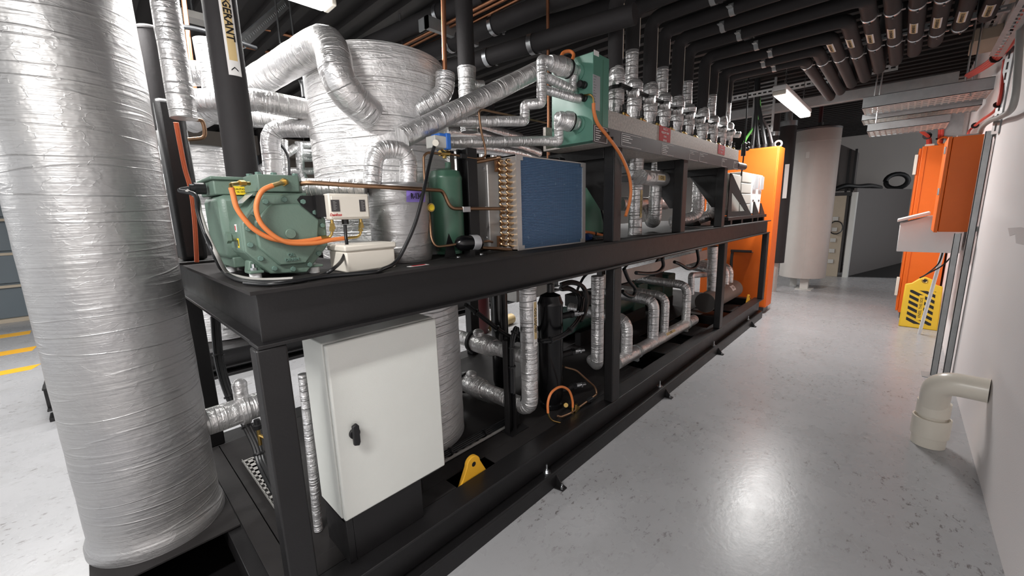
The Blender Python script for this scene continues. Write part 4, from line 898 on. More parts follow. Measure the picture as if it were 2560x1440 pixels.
for zz, yy in ((zb2, 1.95), (zt1, 1.86)):
    j = part('valve_jacket', MB().lathe((xv+(.02 if zz == zt1 else 0), yy+.10, zz), [(.052, 0), (.062, .02), (.066, .09), (.064, .17), (.052, .2)], 18, (0, -1, 0), wob=.04).sph((xv, yy+.03, zz+.075), .034, (1, 1.2, .8)), K['foil'], ll)
    part('black_strap', MB().lathe((xv+(.02 if zz == zt1 else 0), yy+.112, zz), [(.055, 0), (.074, .001), (.074, .022), (.055, .023)], 18, (0, -1, 0)), K['rubber'], j)
ox, oy, orr = 1.90, 1.50, .077
zo = R(1375, 722, 1.5).z
os_ = thing('oil_separator', 'black upright oil separator cylinder beside the labelled liquid line', 'pressure vessel', (ox, oy, ZB))
part('shell', MB().lathe((ox, oy, 0), [(.06, ZB), (.07, ZB+.01), (.07, ZB+.03), (.062, ZB+.035), (.07, ZB+.05), (orr, ZB+.08), (orr, zo-.10), (orr+.002, zo-.095), (orr+.002, zo-.085), (orr-.004, zo-.075), (orr*.8, zo-.04), (orr*.3, zo-.022), (.02, zo-.02), (.02, zo+.03), (.001, zo+.031)], 36), K['black_gloss'], os_)
for k, (px, py) in enumerate(((1425, 786), (1428, 880), (1432, 966))):
    q = R(px, py, 1.46); a = V(ox+.05, oy-.02, q.z)
    s_ = part('sight_port', MB().cyl(a, q, .020, 14).cyl(q, q+V(.02, -.01, 0), .024, 6), K['rubber'], os_)
    part('port_fitting', MB().cyl(q+V(.02, -.01, 0), q+V(.045, -.022, 0), .017, 8).cyl(q+V(.045, -.022, 0), q+V(.085, -.042, 0), .012, 12).cyl(q+V(.052, -.026, 0), q+V(.062, -.031, 0), .019, 6), K['steel'], s_)
solo('pressure_vessel', MB().lathe((1.93, 1.98, 0), [(.05, ZB), (.06, ZB+.04), (.06, 1.0), (.04, 1.05), (.001, 1.06)], 24), K['black_gloss'], 'narrow black cylinder half hidden behind the labelled liquid line', 'pressure vessel')
up = R(1270, 960, 1.50)
cu_ = thing('cable_upright', 'black upright channel carrying cables in front of the two horizontal foil pipes', 'cable support', (up.x, 1.50, ZB))
part('channel', MB().box(up.x-.03, up.x+.03, 1.50, 1.506, ZB, .82).box(up.x-.03, up.x-.024, 1.47, 1.5, ZB, .82).box(up.x+.024, up.x+.03, 1.47, 1.5, ZB, .82), K['black'], cu_, .001)
part('foot', MB().prism([(0, 0), (.07, 0), (0, .22)], (up.x+.03, 1.50, ZB), XA, ZA, (0, .006, 0)).box(up.x-.04, up.x+.1, 1.44, 1.54, ZB, ZB+.005), K['black'], cu_)
bundle('black cables curling over the top of the black upright channel', [V(up.x-.005, 1.46, ZB+.25), V(up.x-.005, 1.46, .72), V(up.x+.01, 1.465, .82), V(up.x+.06, 1.48, .87), R(1300, 838, 1.58), R(1345, 820, 1.62)], .008, 4, (.15, .3, .5))
bundle('tied black cables sagging from the deck past the maroon cylinder', [R(1165, 762, 1.95), R(1190, 780, 1.93), R(1225, 808, 1.90), R(1260, 833, 1.87), R(1290, 848, 1.83), R(1310, 850, 1.8)], .009, 4, (.2, .5, .8))
bundle('black cables looping round the front of the oil separator', [R(1338, 846, 1.53), R(1358, 852, 1.41), R(1395, 845, 1.385), R(1425, 825, 1.40), R(1450, 790, 1.55), R(1458, 745, 1.6)], .008, 3, (.3, .6))
bundle('heap of looped black control cables under the deck beside the oil separator', [R(1405, 712, 1.75), R(1430, 706, 1.75), R(1455, 715, 1.74), R(1466, 740, 1.72), R(1462, 775, 1.70), R(1450, 800, 1.68)], .011, 6, ())
bundle('second loop of black control cables nested in the heap', [R(1403, 722, 1.78), R(1425, 722, 1.78), R(1445, 736, 1.78), R(1450, 765, 1.76), R(1445, 790, 1.74)], .011, 5, ())
fpipe('foil pipe hanging from the deck with a capped lower end left of the second post', [R(1494, 690, 1.44), R(1494, 800, 1.44), R(1493, 912, 1.44), R(1480, 900, 1.62)], .043, fil=.05, mat='foil')
# small charging line on the base rail
h = thing('charging_hose', 'orange hose arched over brass fittings at the front edge of the base', 'hose', R(1400, 1045, 1.33))
part('hose', MB().tube(spline([R(x, y, 1.345) for x, y in ((1370, 1032), (1370, 1005), (1380, 980), (1402, 967), (1422, 976), (1431, 1000), (1432, 1020))]), .0075, 10), K['hose'], h)
part('fitting', MB().tube([R(1370, 1028, 1.345), R(1372, 1042, 1.345), R(1380, 1052, 1.34), R(1404, 1058, 1.335)], .005, 8, fil=.02).cyl(R(1432, 1018, 1.345), R(1431, 1034, 1.345), .008, 8), K['brass'], h)
CT = cpipe('small copper tube bent round the brass valve at the front edge of the base', [R(1394, 1040, 1.345), R(1402, 1043, 1.34), R(1425, 1034, 1.34), R(1470, 1002, 1.34), R(1493, 985, 1.345), R(1488, 968, 1.36), R(1440, 925, 1.42), R(1412, 918, 1.46)], .0065, 'copper_dull', .03)
v = thing('service_valve', 'small brass valve on the copper tube at the front edge of the base', 'valve', R(1440, 1030, 1.34), 'service valves on the lower tier')
q = R(1440, 1024, 1.34); part('body', MB().cyl(q+V(-.02, 0, -.008), q+V(.03, 0, .004), .011, 6).cyl(q, q+ZA*.028, .008, 8).cyl(q+ZA*.028, q+ZA*.036, .011, 6).cyl(q, q+V(0, -.004, -.03), .006, 8), K['brass'], v)
part('handwheel', MB().cyl(R(1415, 1013, 1.36), R(1412, 1010, 1.39), .014, 10), K['brass'], v)
q = R(1474, 1000, 1.34); part('pipe_clip', MB().box(q.x-.03, q.x+.03, 1.325, 1.35, q.z-.006, q.z+.012).box(q.x+.0, q.x+.035, 1.33, 1.36, ZB+.0005, q.z), K['rubber'], CT, .003)
# three motor compressors, discharge manifold and suction header
MZ, MY = .50, 2.16
for k, x in enumerate((2.95, 3.72, 4.50)):
    t = thing('motor_compressor', '%s dark green motor compressor on the lower tier' % ('nearest large-flanged', 'middle', 'farthest')[k], 'compressor', (x+.3, MY, ZB), 'motor compressors on the lower tier')
    part('motor', MB().lathe((x+.03, MY, MZ), [(.12, 0), (.125, .02), (.125, .34), (.115, .37), (.001, .38)], 28, XA), K['green_comp'], t)
    fl = part('flange', MB().lathe((x, MY, MZ), [(.001, -.008), (.085, -.008), (.105, .0), (.133, .004), (.133, .028), (.12, .03)], 36, XA), K['green_comp'], t)
    part('flange_bolts', (lambda m: [m.cyl((x-.006, MY+.12*math.cos(a), MZ+.12*math.sin(a)), (x+.006, MY+.12*math.cos(a), MZ+.12*math.sin(a)), .009, 6) for a in [2*math.pi*i/14 for i in range(14)]] and m)(MB()), K['green_comp'], fl)
    part('crankcase', MB().box(x+.33, x+.62, MY-.13, MY+.13, MZ-.15, MZ+.14).box(x+.36, x+.58, MY-.17, MY+.17, MZ+.10, MZ+.20), K['green_comp'], t, .015)
    bxm = part('terminal_box', MB().box(x+.08, x+.30, MY-.12, MY+.06, MZ+.12, MZ+.235), K['black'], t, .006)
    part('cable', MB().tube(spline([V(x+.10, MY-.08, MZ+.23), V(x+.06, MY-.1, MZ+.30), V(x+.12, MY-.12, MZ+.40), V(x+.22, MY-.12, MZ+.46), V(x+.26, MY-.1, MZ+.60)]), .012, 8), K['cable'], bxm)
    part('base_foot', MB().box(x+.05, x+.6, MY-.14, MY-.08, ZB, MZ-.10).box(x+.05, x+.6, MY+.08, MY+.14, ZB, MZ-.10), K['black'], t)
my = 1.46; a, b = R(1540, 902, my), R(1733, 803, my); mz = (a.z+b.z)/2
mf = thing('discharge_manifold', 'level foil-wrapped manifold pipe with four upright branches along the lower tier', 'pipe', ((a.x+b.x)/2, my, mz), g_)
part('header_pipe', seg_tube([V(a.x, my, mz), V(b.x, my, mz), V(b.x+.012, my, mz)], .052, 0), K['foil'], mf)
lbq = oncyl  # flow label on the manifold
pipe_label(mf, (R(1665, 840, my).x, my, mz), XA, V(-.3, -1, .75), .053, .20, .036, 'CO2', .026, tan=True)
for (px, zy, r, yb) in ((1567, 800, .045, 2.0), (1632, 752, .047, 2.0), (1660, 742, .037, 2.0), (1712, 716, .042, 2.0)):
    q = R(px, 840, my); zt = R(px, zy, my).z
    part('branch', seg_tube([V(q.x, my, mz), V(q.x, my, zt), V(q.x, yb, zt+.02)], r, .09), K['foil_pipe'], mf)
for px in (1590, 1712): q = R(px, 850, my); part('saddle', MB().lathe((q.x, my, mz), [(.053, 0), (.058, .001), (.058, .03), (.053, .031)], 20, XA).box(q.x, q.x+.03, my-.02, my+.02, ZB, mz-.05), K['galv'], mf)
sy = 1.57; c0 = R(1762, 764, sy); sc = thing('suction_header', 'taupe insulated suction drum with a flat round end on the lower tier', 'pipe header', (c0.x, sy, c0.z))
SR = .118; c0.z = max(c0.z, .396)
part('drum', MB().lathe(c0, [(.001, 0), (SR, .0), (SR, 1.12), (.001, 1.13)], 40, XA), K['brownins'], sc)
part('end_disc', MB().lathe(c0-XA*.004, [(.001, 0), (SR-.004, 0), (SR-.004, .006)], 40, XA), simple('grey_end_cap', rgb(84, 80, 78), .6), sc)
for k in range(4):
    x = c0.x+.42+k*.17; part('branch', seg_tube([V(x, sy, c0.z+SR*.8), V(x, sy, c0.z+.32), V(x, sy+.4, c0.z+.36)], .040, .10), K['foil'], sc)
pipe_label(sc, (c0.x+.75, sy, c0.z), XA, V(-.2, -1, .8), SR+.001, .14, .07, 'CO2', .04, tan=False)
fpipe('foil downpipe from the deck to the suction drum', [R(1782, 616, 1.57), R(1780, 730, 1.57)], .058, fil=0, mat='foil')
fpipe('small foil pipe with a square elbow left of the suction drum downpipe', [R(1728, 735, 1.66), R(1728, 688, 1.66), R(1768, 686, 1.70)], .034, fil=.04)
for k, (lb, P_) in enumerate((('stiff black cable bowing down just right of the second lower post', [(1560, 672), (1572, 700), (1588, 722), (1583, 740), (1568, 738), (1556, 728)]), ('black cable looped beneath the deck above the middle motor compressor', [(1655, 645), (1658, 665), (1645, 680), (1620, 684), (1590, 682)]), ('second black cable looped beneath the deck toward the far end', [(1742, 622), (1746, 650), (1738, 668), (1720, 672), (1700, 660), (1686, 655)]))):
    hose('cable', [R(x, y, 1.55) for x, y in P_], .016, K['cable'], lb, 'cable')
ct = thing('cable_trough', 'pale galvanised cable trough hung under the far half of the deck', 'cable tray', (4.4, 1.86, .815))
part('trough', MB().box(2.95, 5.95, 1.85, 1.855, .815, .94).box(2.95, 5.95, 1.855, 1.95, .815, .82), K['galv_light'], ct)
solo('equipment_box', MB().box(2.35, 2.85, 2.2, 2.5, .78, 1.10), K['galv_light'], 'grey sheet-metal box under the deck behind the heap of cables', 'box', bev=.004)
# things on the upper deck under the header
for lb, (px, py0, py1), y, r in (('foil downpipe under the header, left of the first pair', (1587, 375, 592), 1.46, .050), ):
    pass
D1 = 1.45
t = thing('foil_pipe', 'straight foil downpipe under the header with a printed label, left of the J-shaped one', 'pipe', R(1588, 592, D1), g_)
part('foil_jacket', seg_tube([V(R(1590, 480, D1).x, D1, 1.862), V(R(1590, 480, D1).x, D1, ZD)], .050, 0), K['foil'], t)
q = R(1603, 510, D1); cxx = R(1590, 480, D1).x; qq = oncyl(1603, 510, cxx, D1, .05); pipe_label(t, (cxx, D1, qq.z), -ZA, V(qq.x-cxx, qq.y-D1, 0), .0515, .2, .02, 'CO2 REFRIGERANT', .016, tan=True, back='tan')
t = thing('foil_pipe', 'J-shaped foil pipe under the header with an arrow label on its level branch', 'pipe', R(1635, 570, 1.5), g_)
xj = R(1641, 440, 1.46).x
part('foil_jacket', seg_tube([V(xj, 1.46, 1.862), V(xj, 1.46, 1.395), V(xj+.22, 1.60, 1.395), V(xj+.28, 1.64, 1.52)], .052, .09), K['foil'], t)
bz = R(1600, 443, 1.40).z
part('branch', seg_tube([V(cxx-.06, 1.39, bz), V(xj, 1.40, bz), V(xj+.012, 1.402, bz)], .055, .06), K['foil'], t)
pipe_label(t, (cxx+.04, 1.395, bz), XA, V(-.3, -1, 0), .056, .10, .06, '', .03, chev=True, tan=False); pipe_label(t, (cxx+.19, 1.396, bz), XA, V(-.3, -1, 0), .056, .13, .055, 'CO2', .032, tan=True)
for lb, px, y, dz in (('left one of two foil pipes with an outward foot under the far header half', 1747, 1.50, .0), ('right one of two foil pipes with an outward foot under the far header half', 1783, 1.50, .0)):
    x = R(px, 470, y).x; fpipe(lb, [V(x, y, 1.862), V(x, y, 1.62), V(x+.01, y, 1.42), V(x-.16, y+.1, 1.375), V(x-.25, y+.15, 1.375)], .058, fil=.08)
fpipe('level foil pipe behind the downpipes under the header', [V(3.17, 1.75, 1.55), V(3.5, 1.75, 1.55), V(4.1, 1.75, 1.55)], .06, fil=0)
fpipe('foil pipe entering the dark gap left of the first header post', [R(1440, 452, 1.62), R(1530, 450, 1.62)], .05, fil=0, mat='foil')
rt = thing('receiver_shell', 'large green receiver drum with white notices behind the first header post', 'receiver tank', (2.95, 1.9, ZD))
part('shell', MB().lathe((2.95, 1.9, 0), [(.14, ZD), (.17, ZD+.01), (.17, 1.74), (.15, 1.77), (.001, 1.79)], 36), K['green_dark'], rt)
for dx, dz in ((-.05, .16), (.07, .15)):
    qn = oncyl(1494 if dx < 0 else 1516, 488, 2.95, 1.9, .171)
    part('notice', MB().obox(qn+V(-.03, -.004, -.035), (.055, -.01, 0), (0, 0, .07), (-.0004, -.002, 0)), K['paper'], rt)
bundle('bundle of thin orange hoses lying on the deck beside the condenser', [R(1464, 580, 1.62), R(1485, 583, 1.60), R(1505, 588, 1.58), R(1520, 590, 1.57)], .006, 5, (.4,), 'hose')
q = R(1470, 594, 1.42); t = thing('blue_connector', 'small dark blue plastic connector on the deck at the right foot of the condenser', 'connector', (q.x, 1.42, ZD)); part('plug', MB().lathe((q.x-.02, 1.42, ZD+.024), [(.001, 0), (.022, .002), (.024, .03), (.018, .05), (.001, .052)], 8, XA), K['bluecap'], t)
q = R(1495, 600, 1.40); solo('rubber_block', MB().box(q.x-.05, q.x+.12, 1.38, 1.46, ZD, ZD+.018), K['rubber'], 'flat black rubber block on the deck between the condenser and the header post', 'block', bev=.004)
hose('cable', [R(1484, 430, 1.40), R(1492, 470, 1.42), R(1505, 530, 1.45), R(1514, 570, 1.47)], .008, K['cable'], 'black cable hanging beside the white notices on the green drum', 'cable')
t = thing('dark_valve_block', 'small black valve block on the deck behind the middle header post', 'valve', R(1740, 555, 1.6)); q = R(1735, 558, 1.6)
part('body', MB().box(q.x-.12, q.x+.1, 1.56, 1.66, ZD, ZD+.05), K['black'], t, .006); part('hand_lever', MB().cyl((q.x, 1.6, ZD+.05), (q.x, 1.6, ZD+.09), .014, 8).box(q.x-.05, q.x+.05, 1.59, 1.61, ZD+.085, ZD+.097), K['rubber'], t)
for x in (3.2, 4.4, 5.6): part('hanger', MB().box(x, x+.03, 1.88, 1.884, .82, ZD-.0125), K['galv_light'], ct)
ab = thing('angle_bracket', 'short dark angle bracket with a black cable fixed low on the orange cabinet face', 'bracket', (6.4, 1.6, .86))
part('arm', MB().box(6.34, 6.429, 1.45, 1.72, .865, .87).box(6.34, 6.345, 1.45, 1.72, .865, .90), K['greyplate'], ab)
part('cable', MB().tube(spline([V(6.36, 1.70, .86), V(6.34, 1.70, .74), V(6.33, 1.69, .6), V(6.30, 1.68, .52), V(6.22, 1.66, .49)]), .02, 8), K['cable'], ab)
# ---------------------------------------------------------------- far end and right-hand wall
oc = thing('electrical_cabinet', 'tall bright orange cabinet just past the far end of the black rack', 'electrical cabinet', (6.62, 1.7, 0))
part('body', MB().box(6.45, 6.78, 1.25, 2.15, .09, 2.27), K['orange'], oc, .006)
part('door', MB().box(6.43, 6.449, 1.262, 2.14, .11, 2.255), K['orange'], oc, .005)
part('plinth', MB().box(6.48, 6.74, 1.28, 2.12, 0, .09), K['greyplate'], oc)
def ringbolt(parent, c, r, mat, ax=YA):
    c = Vector(c); e = V(1, 0, 0) if abs(ax.y) > .5 else V(0, 1, 0)
    part('lifting_eye', MB().tube([c+(e*math.cos(a)+ZA*math.sin(a))*r for a in [2*math.pi*k/16 for k in range(17)]], r*.28, 8, cap=False), mat, parent)
ringbolt(oc, (6.6, 1.30, 2.312), .040, K['cream'], XA)
for k, (px, r) in enumerate(((1880, .03), (1897, .03), (1912, .034), (1930, .034))):
    q = ray(px, 370, x=6.6); part('cable_gland', MB().lathe((6.6, q.y, 2.27), [(r*1.4, 0), (r*1.4, .02), (r, .025), (r, .06), (.001, .061)], 12), K['rubber'], oc)
G = lambda pts, x: [ray(a, b, x=x) for a, b in pts]
for k, (lb, px, r, m) in enumerate((('leftmost black cable dropping into the orange cabinet top', [(1890, 100), (1891, 250), (1888, 300), (1882, 366)], .022, 'cable'), ('second black cable dropping into the orange cabinet top', [(1894, 100), (1893, 260), (1893, 310), (1897, 364)], .022, 'cable'), ('thick black cable dropping into the middle of the orange cabinet top', [(1897, 100), (1896, 250), (1905, 310), (1914, 362)], .026, 'cable'), ('grey-black cable slanting to the right gland of the orange cabinet', [(1893, 120), (1892, 240), (1900, 285), (1920, 320), (1931, 360)], .016, 'greyplate'), ('bright green earth cable curving down to the left of the orange cabinet', [(1902, 80), (1898, 180), (1897, 230), (1899, 275), (1890, 310), (1866, 345), (1854, 375)], .017, 'greencable'))):
    hose('cable', G(px, 6.6), r, K[m], lb, 'cable')
K['module'] = simple('grey_module', rgb(168, 166, 160), .5)
pv = thing('drive_enclosure', 'pale grey modular drive enclosure with clear-capped columns at the far end of the deck', 'electrical enclosure', (5.4, 1.45, ZD))
part('panel', MB().box(4.72, 5.17, 1.345, 1.52, 1.41, 1.845), K['module'], pv, .01)
for k in range(4): part('module', MB().box(5.185, 5.60, 1.34, 1.52, 1.41+.12*k, 1.41+.12*k+.114), K['module'], pv, .008)
for x in (5.63, 5.90):
    c_ = part('column', MB().prism([(0, 0), (.16, 0), (.22, .40), (.22, .48), (.0, .48)], (x, 1.34, 1.405), XA, ZA, (0, .16, 0)), K['white'], pv, .012)
    part('clear_cap', MB().box(x+.02, x+.20, 1.318, 1.342, 1.70, 1.87), K['clear'], c_, .012)
    part('mark', MB().box(x+.06, x+.12, 1.337, 1.34, 1.56, 1.58), K['greyplate'], c_)
for nm, x0, x1, h in (('a', 4.60, 5.55, .44), ('b', 5.60, 5.90, .16), ('c', 5.93, 6.18, .14)):
    m = MB(); o = (x0, 1.30, 1.395); L = x1-x0; t_ = .11 if nm == 'a' else .05
    if nm == 'a': m.prism([(0, 0), (L, 0), (L-.12, .05), (.10, .05), (.10, h*.62), (L-.28, .05), (L-.12, .05), (.13, h), (.0, h)][:1]+[(L, 0), (.06, h), (0, h)], o, XA, ZA, (0, .001, 0)); m = MB(); 
    if nm == 'a':
        m.prism([(0, 0), (L, 0), (L-.13, .055), (0, .055)], o, XA, ZA, (0, .008, 0)); m.prism([(0, .055), (.13, .055), (.10, h-.18), (.06, h), (0, h)], o, XA, ZA, (0, .008, 0)); m.prism([(L-.13, .055), (L-.30, .055), (.10, h-.18), (.06, h)], o, XA, ZA, (0, .008, 0))
    else: m.prism([(0, 0), (L, 0), (L*.9, .02), (.03, h), (0, h)], o, XA, ZA, (0, .008, 0))
    part('triangular_bracket', m, K['black_gloss'], pv)
part('base_bar', MB().box(4.6, 6.24, 1.29, 1.36, ZD+.045, ZD+.08).box(4.6, 6.24, 1.48, 1.52, ZD+.045, ZD+.08), K['black'], pv, .002)
for x in (4.75, 5.15, 5.6, 5.85, 6.15): part('spacer', MB().box(x-.03, x+.03, 1.30, 1.5, ZD, ZD+.05), K['black'], pv)
hv = thing('hanging_probe', 'thin black rod with small side stubs hanging beside the far end of the header', 'probe', R(1860, 400, 1.25))
rp = [R(1873, 160, 1.25), R(1866, 300, 1.25), R(1858, 400, 1.25), R(1853, 440, 1.25)]
part('rod', MB().tube(rp, .007, 8), K['rubber'], hv); q = R(1858, 385, 1.25)
part('thick_body', MB().tube([q+V(-.005, 0, .10), q+V(0, 0, .05), q+V(0, 0, -.02)], .022, 10), K['rubber'], hv)
for dz in (.05, .005): part('side_stub', MB().tube([q+V(0, 0, dz+.06), q+V(.11, 0, dz+.06)], .009, 8).sph(q+V(.13, 0, dz+.06), .025), K['rubber'], hv)
e = R(1848, 415, 1.25); part('valve_body', MB().cyl((4.575, 1.25, e.z), (4.86, 1.25, e.z), .034, 14), K['greyplate'], hv, .004)
# white hot water tank and its neighbours
wt = thing('hot_water_tank', 'tall off-white insulated cylinder tank standing on a short leg at the far end', 'water tank', (9.0, 1.21, 0))
part('shell', MB().lathe((9.0, 1.216, 0), [(.001, .21), (.345, .21), (.35, .22), (.35, 2.74), (.34, 2.76), (.001, 2.77)], 56), K['tankwhite'], wt)
part('lid', MB().lathe((9.0, 1.216, 0), [(.352, 2.745), (.355, 2.75), (.355, 2.775), (.33, 2.79), (.001, 2.80)], 56), K['greyplate'], wt)
part('seam', MB().box(8.648, 8.655, 1.165, 1.171, .22, 2.5), K['tankwhite'], wt)
part('seam_band', MB().lathe((9.0, 1.216, 0), [(.350, 2.54), (.352, 2.541), (.352, 2.549), (.350, 2.55)], 56), K['tankwhite'], wt)
part('leg', MB().box(8.78, 8.90, 1.08, 1.20, .012, .21), K['lightgrey'], wt); part('leg', MB().box(9.1, 9.2, 1.3, 1.4, .0, .21), K['lightgrey'], wt); part('foot_plate', MB().box(8.70, 9.0, 1.02, 1.26, 0, .012), K['lightgrey'], wt)
part('rating_mark', MB().box(8.648, 8.652, 1.235, 1.285, 2.28, 2.38), K['lightgrey'], wt)
q = ray(2052, 290, x=9.0); part('vent_pipe', MB().cyl((9.0, q.y, 2.78), (9.0, q.y, ZC), .03, 12), K['maroon'], wt); part('vent_flange', MB().lathe((9.0, q.y, 2.80), [(.12, 0), (.12, .02), (.05, .03), (.05, .08), (.001, .081)], 16), K['greyplate'], wt)
t = thing('insulated_riser', 'fat black insulated riser standing left of the white tank', 'pipe', (8.3, 1.52, .52), 'black insulated pipes')
part('pipe', MB().cyl((8.3, 1.52, .52), (8.3, 1.52, 2.78), .13, 24), K['ins'], t); part('bare_end', MB().cyl((8.3, 1.52, .0), (8.3, 1.52, .52), .055, 14), K['galv_light'], t)
part('steel_collar', MB().cyl((8.3, 1.52, 2.78), (8.3, 1.52, 2.86), .135, 24).cyl((8.3, 1.52, 2.86), (8.3, 1.52, ZC), .06, 16), K['steel'], t)
q = ray(1962, 450, x=8.19); part('pipe_label', MB().box(8.164, 8.168, q.y-.05, q.y+.01, q.z-.3, q.z+.25), K['paper'], t)
t = thing('insulated_riser', 'black insulated drop with steel collars above the right end of the orange cabinet', 'pipe', (7.6, 1.56, 2.45), 'black insulated pipes')
x_ = ray(1937, 300, x=7.6); part('pipe', MB().tube([V(7.6, x_.y, 2.42), V(7.6, x_.y, ZC)], .075, 18).sph((7.6, x_.y, 2.42), .085), K['ins'], t); part('steel_collar', MB().cyl((7.6, x_.y, 2.56), (7.6, x_.y, 2.62), .082, 18), K['steel'], t)
pn = thing('partition_panel', 'wide dark grey panel receding at the end of the aisle', 'panel', (12, .4, 0))  # one rigid free-standing partition panel
A_, B_ = V(10.8, .74, 0), V(14.0, -.10, 0); d = (B_-A_).normalized()
part('panel', MB().prism([(0, .012), (3.2, .012), (3.2, 1.80), (0, 1.80)], A_, d, ZA, d.cross(ZA)*.05), K['deckgrey'], pn)
part('edge_post', MB().obox(A_-d*.08, d*.07, d.cross(ZA)*.08, ZA*1.72), K['lightgrey'], pn)
part('strap', MB().obox(A_+d*.12-d.cross(ZA)*.012, d*.05, d.cross(ZA)*.01, ZA*1.72), K['greyplate'], pn)
ds = thing('device_strip', 'pale upright strip of electrical fittings left of the dark grey panel', 'electrical strip', (10.7, .95, 0))
part('strip', MB().box(10.72, 10.78, .84, 1.10, .0, 1.66), K['beige'], ds, .004)
for k in range(5): part('socket', MB().box(10.70, 10.722, .93, 1.02, .28+.22*k, .36+.22*k), K['lightgrey'], ds, .004)
part('cable_loop', MB().tube([V(10.68, .95+.11*math.cos(a), 1.02+.13*math.sin(a)) for a in [2*math.pi*k/18 for k in range(19)]], .012, 6, cap=False), K['cable'], ds)
dg = thing('grey_duct', 'dark grey upright duct casing with black edge trims right of the white tank', 'duct', (11.4, .95, 1.7))
part('casing', MB().prism([(0, 0), (.62, 0), (.62, .78), (.35, .95), (0, 1.1)], (11.4, 1.42, 1.78), (0, -1, 0), ZA, (.4, 0, 0)), K['deckgrey'], dg)
for y in (1.12, .92, .82): part('edge_trim', MB().box(11.37, 11.40, y-.02, y+.02, 1.72, 2.62), K['rubber'], dg)
part('foot_rail', MB().box(11.35, 11.8, .75, 1.45, 1.66, 1.74), K['greyplate'], dg)
part('support', MB().box(11.4, 11.8, .85, 1.42, 0, 1.66), K['deckgrey'], dg)
solo('black_hose', MB().tube(spline([V(10.9, 1.05, 1.80), V(11.0, .9, 1.86), V(11.3, .72, 1.84), V(11.7, .55, 1.86), V(12.2, .40, 1.82)]), .05, 10), K['rubber'], 'black flexible hose lying along the top of the dark grey panel', 'hose')
solo('black_hose', MB().tube([V(13.0+.02*k, .16+.19*math.cos(a), 1.98+.16*math.sin(a)) for k, a in enumerate([2*math.pi*k/18 for k in range(19)])], .05, 10, cap=False), K['rubber'], 'coiled black hose resting on the far end of the dark grey panel', 'hose')
solo('dark_floor_sheet', MB().prism([(10.85, .66), (14.1, -.16), (14.1, -.6), (11.2, -.30)], (0, 0, .001), XA, YA, (0, 0, .012)), K['ink'], 'black sheet added on the floor in front of the dark grey panel', 'mat')  # flat black sheet added to darken the floor before the grey panel
# orange cabinets on the right
oc2 = thing('electrical_cabinet', 'tall orange cabinet standing against the right wall behind the yellow pad', 'electrical cabinet', (7.6, -.26, 0))
part('body', MB().box(7.2, 8.0, -.44, -.10, .08, 2.16), K['orange'], oc2, .006)
part('door', MB().box(7.215, 7.985, -.098, -.075, .10, 2.14), K['orange'], oc2, .004)
part('front_return', MB().box(7.192, 7.199, -.14, -.128, .09, 2.15), K['orange'], oc2)
part('plinth', MB().box(7.23, 7.97, -.42, -.12, 0, .08), K['greyplate'], oc2)
for z in (1.95, .42): part('hinge_block', MB().box(7.2, 7.26, -.075, -.045, z-.12, z+.12), K['cream'], oc2, .004)
ringbolt(oc2, (7.23, -.27, 2.205), .042, K['orange'], XA); part('gland_plate', MB().box(7.25, 7.5, -.2, -.12, 2.16, 2.185), K['cream'], oc2)
ob = thing('wall_box', 'orange enclosure mounted on galvanised struts on the right wall', 'electrical enclosure', (5.3, -.35, 1.24))
part('body', MB().box(5.10, 5.55, -.442, -.245, 1.238, 2.02), K['orange'], ob, .004)
part('door', MB().box(5.095, 5.555, -.242, -.218, 1.233, 2.026), K['orange'], ob, .004)
for z in (1.58, 1.92): part('latch', MB().box(5.12, 5.15, -.216, -.205, z-.03, z+.03), K['steel'], ob, .002)
part('gland_plate', MB().box(5.14, 5.4, -.4, -.27, 2.02, 2.035), K['galv'], ob)
wb = thing('document_box', 'white box with a sloping lid fixed under the orange enclosure', 'box', (5.8, -.2, 1.0))
part('body', MB().prism([(-.002, 1.012), (.0, 1.29), (-.205, 1.36), (-.44, 1.37), (-.44, 1.012)], (5.62, 0, 0), YA, ZA, (.32, 0, 0)), K['white'], wb, .006)
part('lid', MB().prism([(.022, 1.305), (.022, 1.33), (-.2, 1.402), (-.2, 1.375)], (5.605, 0, 0), YA, ZA, (.35, 0, 0)), K['white'], wb, .003)
part('wall_bracket', MB().box(5.7, 5.85, -.459, -.44, 1.1, 1.3), K['galv'], wb)
hose('cable', [V(5.7, -.33, 1.012), V(5.66, -.31, .9), V(5.62, -.24, .80), V(5.62, -.20, .76), V(5.66, -.25, .80), V(5.7, -.34, .88), V(5.75, -.4, .98)], .006, K['cable'], 'thin black cable looping under the white sloping box', 'cable')
st = thing('wall_strut_stand', 'pair of tall galvanised struts bolted to the floor beside the right wall', 'strut', (4.91, -.38, 0))
def cstrut(x, y, z0, z1, w=.041, d=.045): return MB().box(x, x+.004, y-w/2, y+w/2, z0, z1).box(x, x+d, y-w/2, y-w/2+.004, z0, z1).box(x, x+d, y+w/2-.004, y+w/2, z0, z1).box(x+d-.003, x+d, y-w/2, y-w/2+.01, z0, z1).box(x+d-.003, x+d, y+w/2-.01, y+w/2, z0, z1)
part('strut', cstrut(4.91, -.352, .004, 1.235), K['galv'], st); part('strut', cstrut(4.91, -.425, .004, 2.02), K['galv'], st)
part('floor_plate', MB().box(4.84, 5.0, -.40, -.28, 0, .005), K['galv'], st)
for z in (1.27, 2.0): part('cross_strut', MB().box(4.96, 5.0, -.459, -.42, z-.02, z+.02), K['galv'], st)
kp = thing('kneel_pad', 'yellow foam kneeling pad with black stripes leaning against the orange cabinet', 'kneeling pad', (6.75, -.29, 0))
o = V(6.73, -.118, .002); a, b = V(0, -1, 0), V(.17, 0, 1).normalized(); n_ = a.cross(b); n_ = n_ if n_.x < 0 else -n_
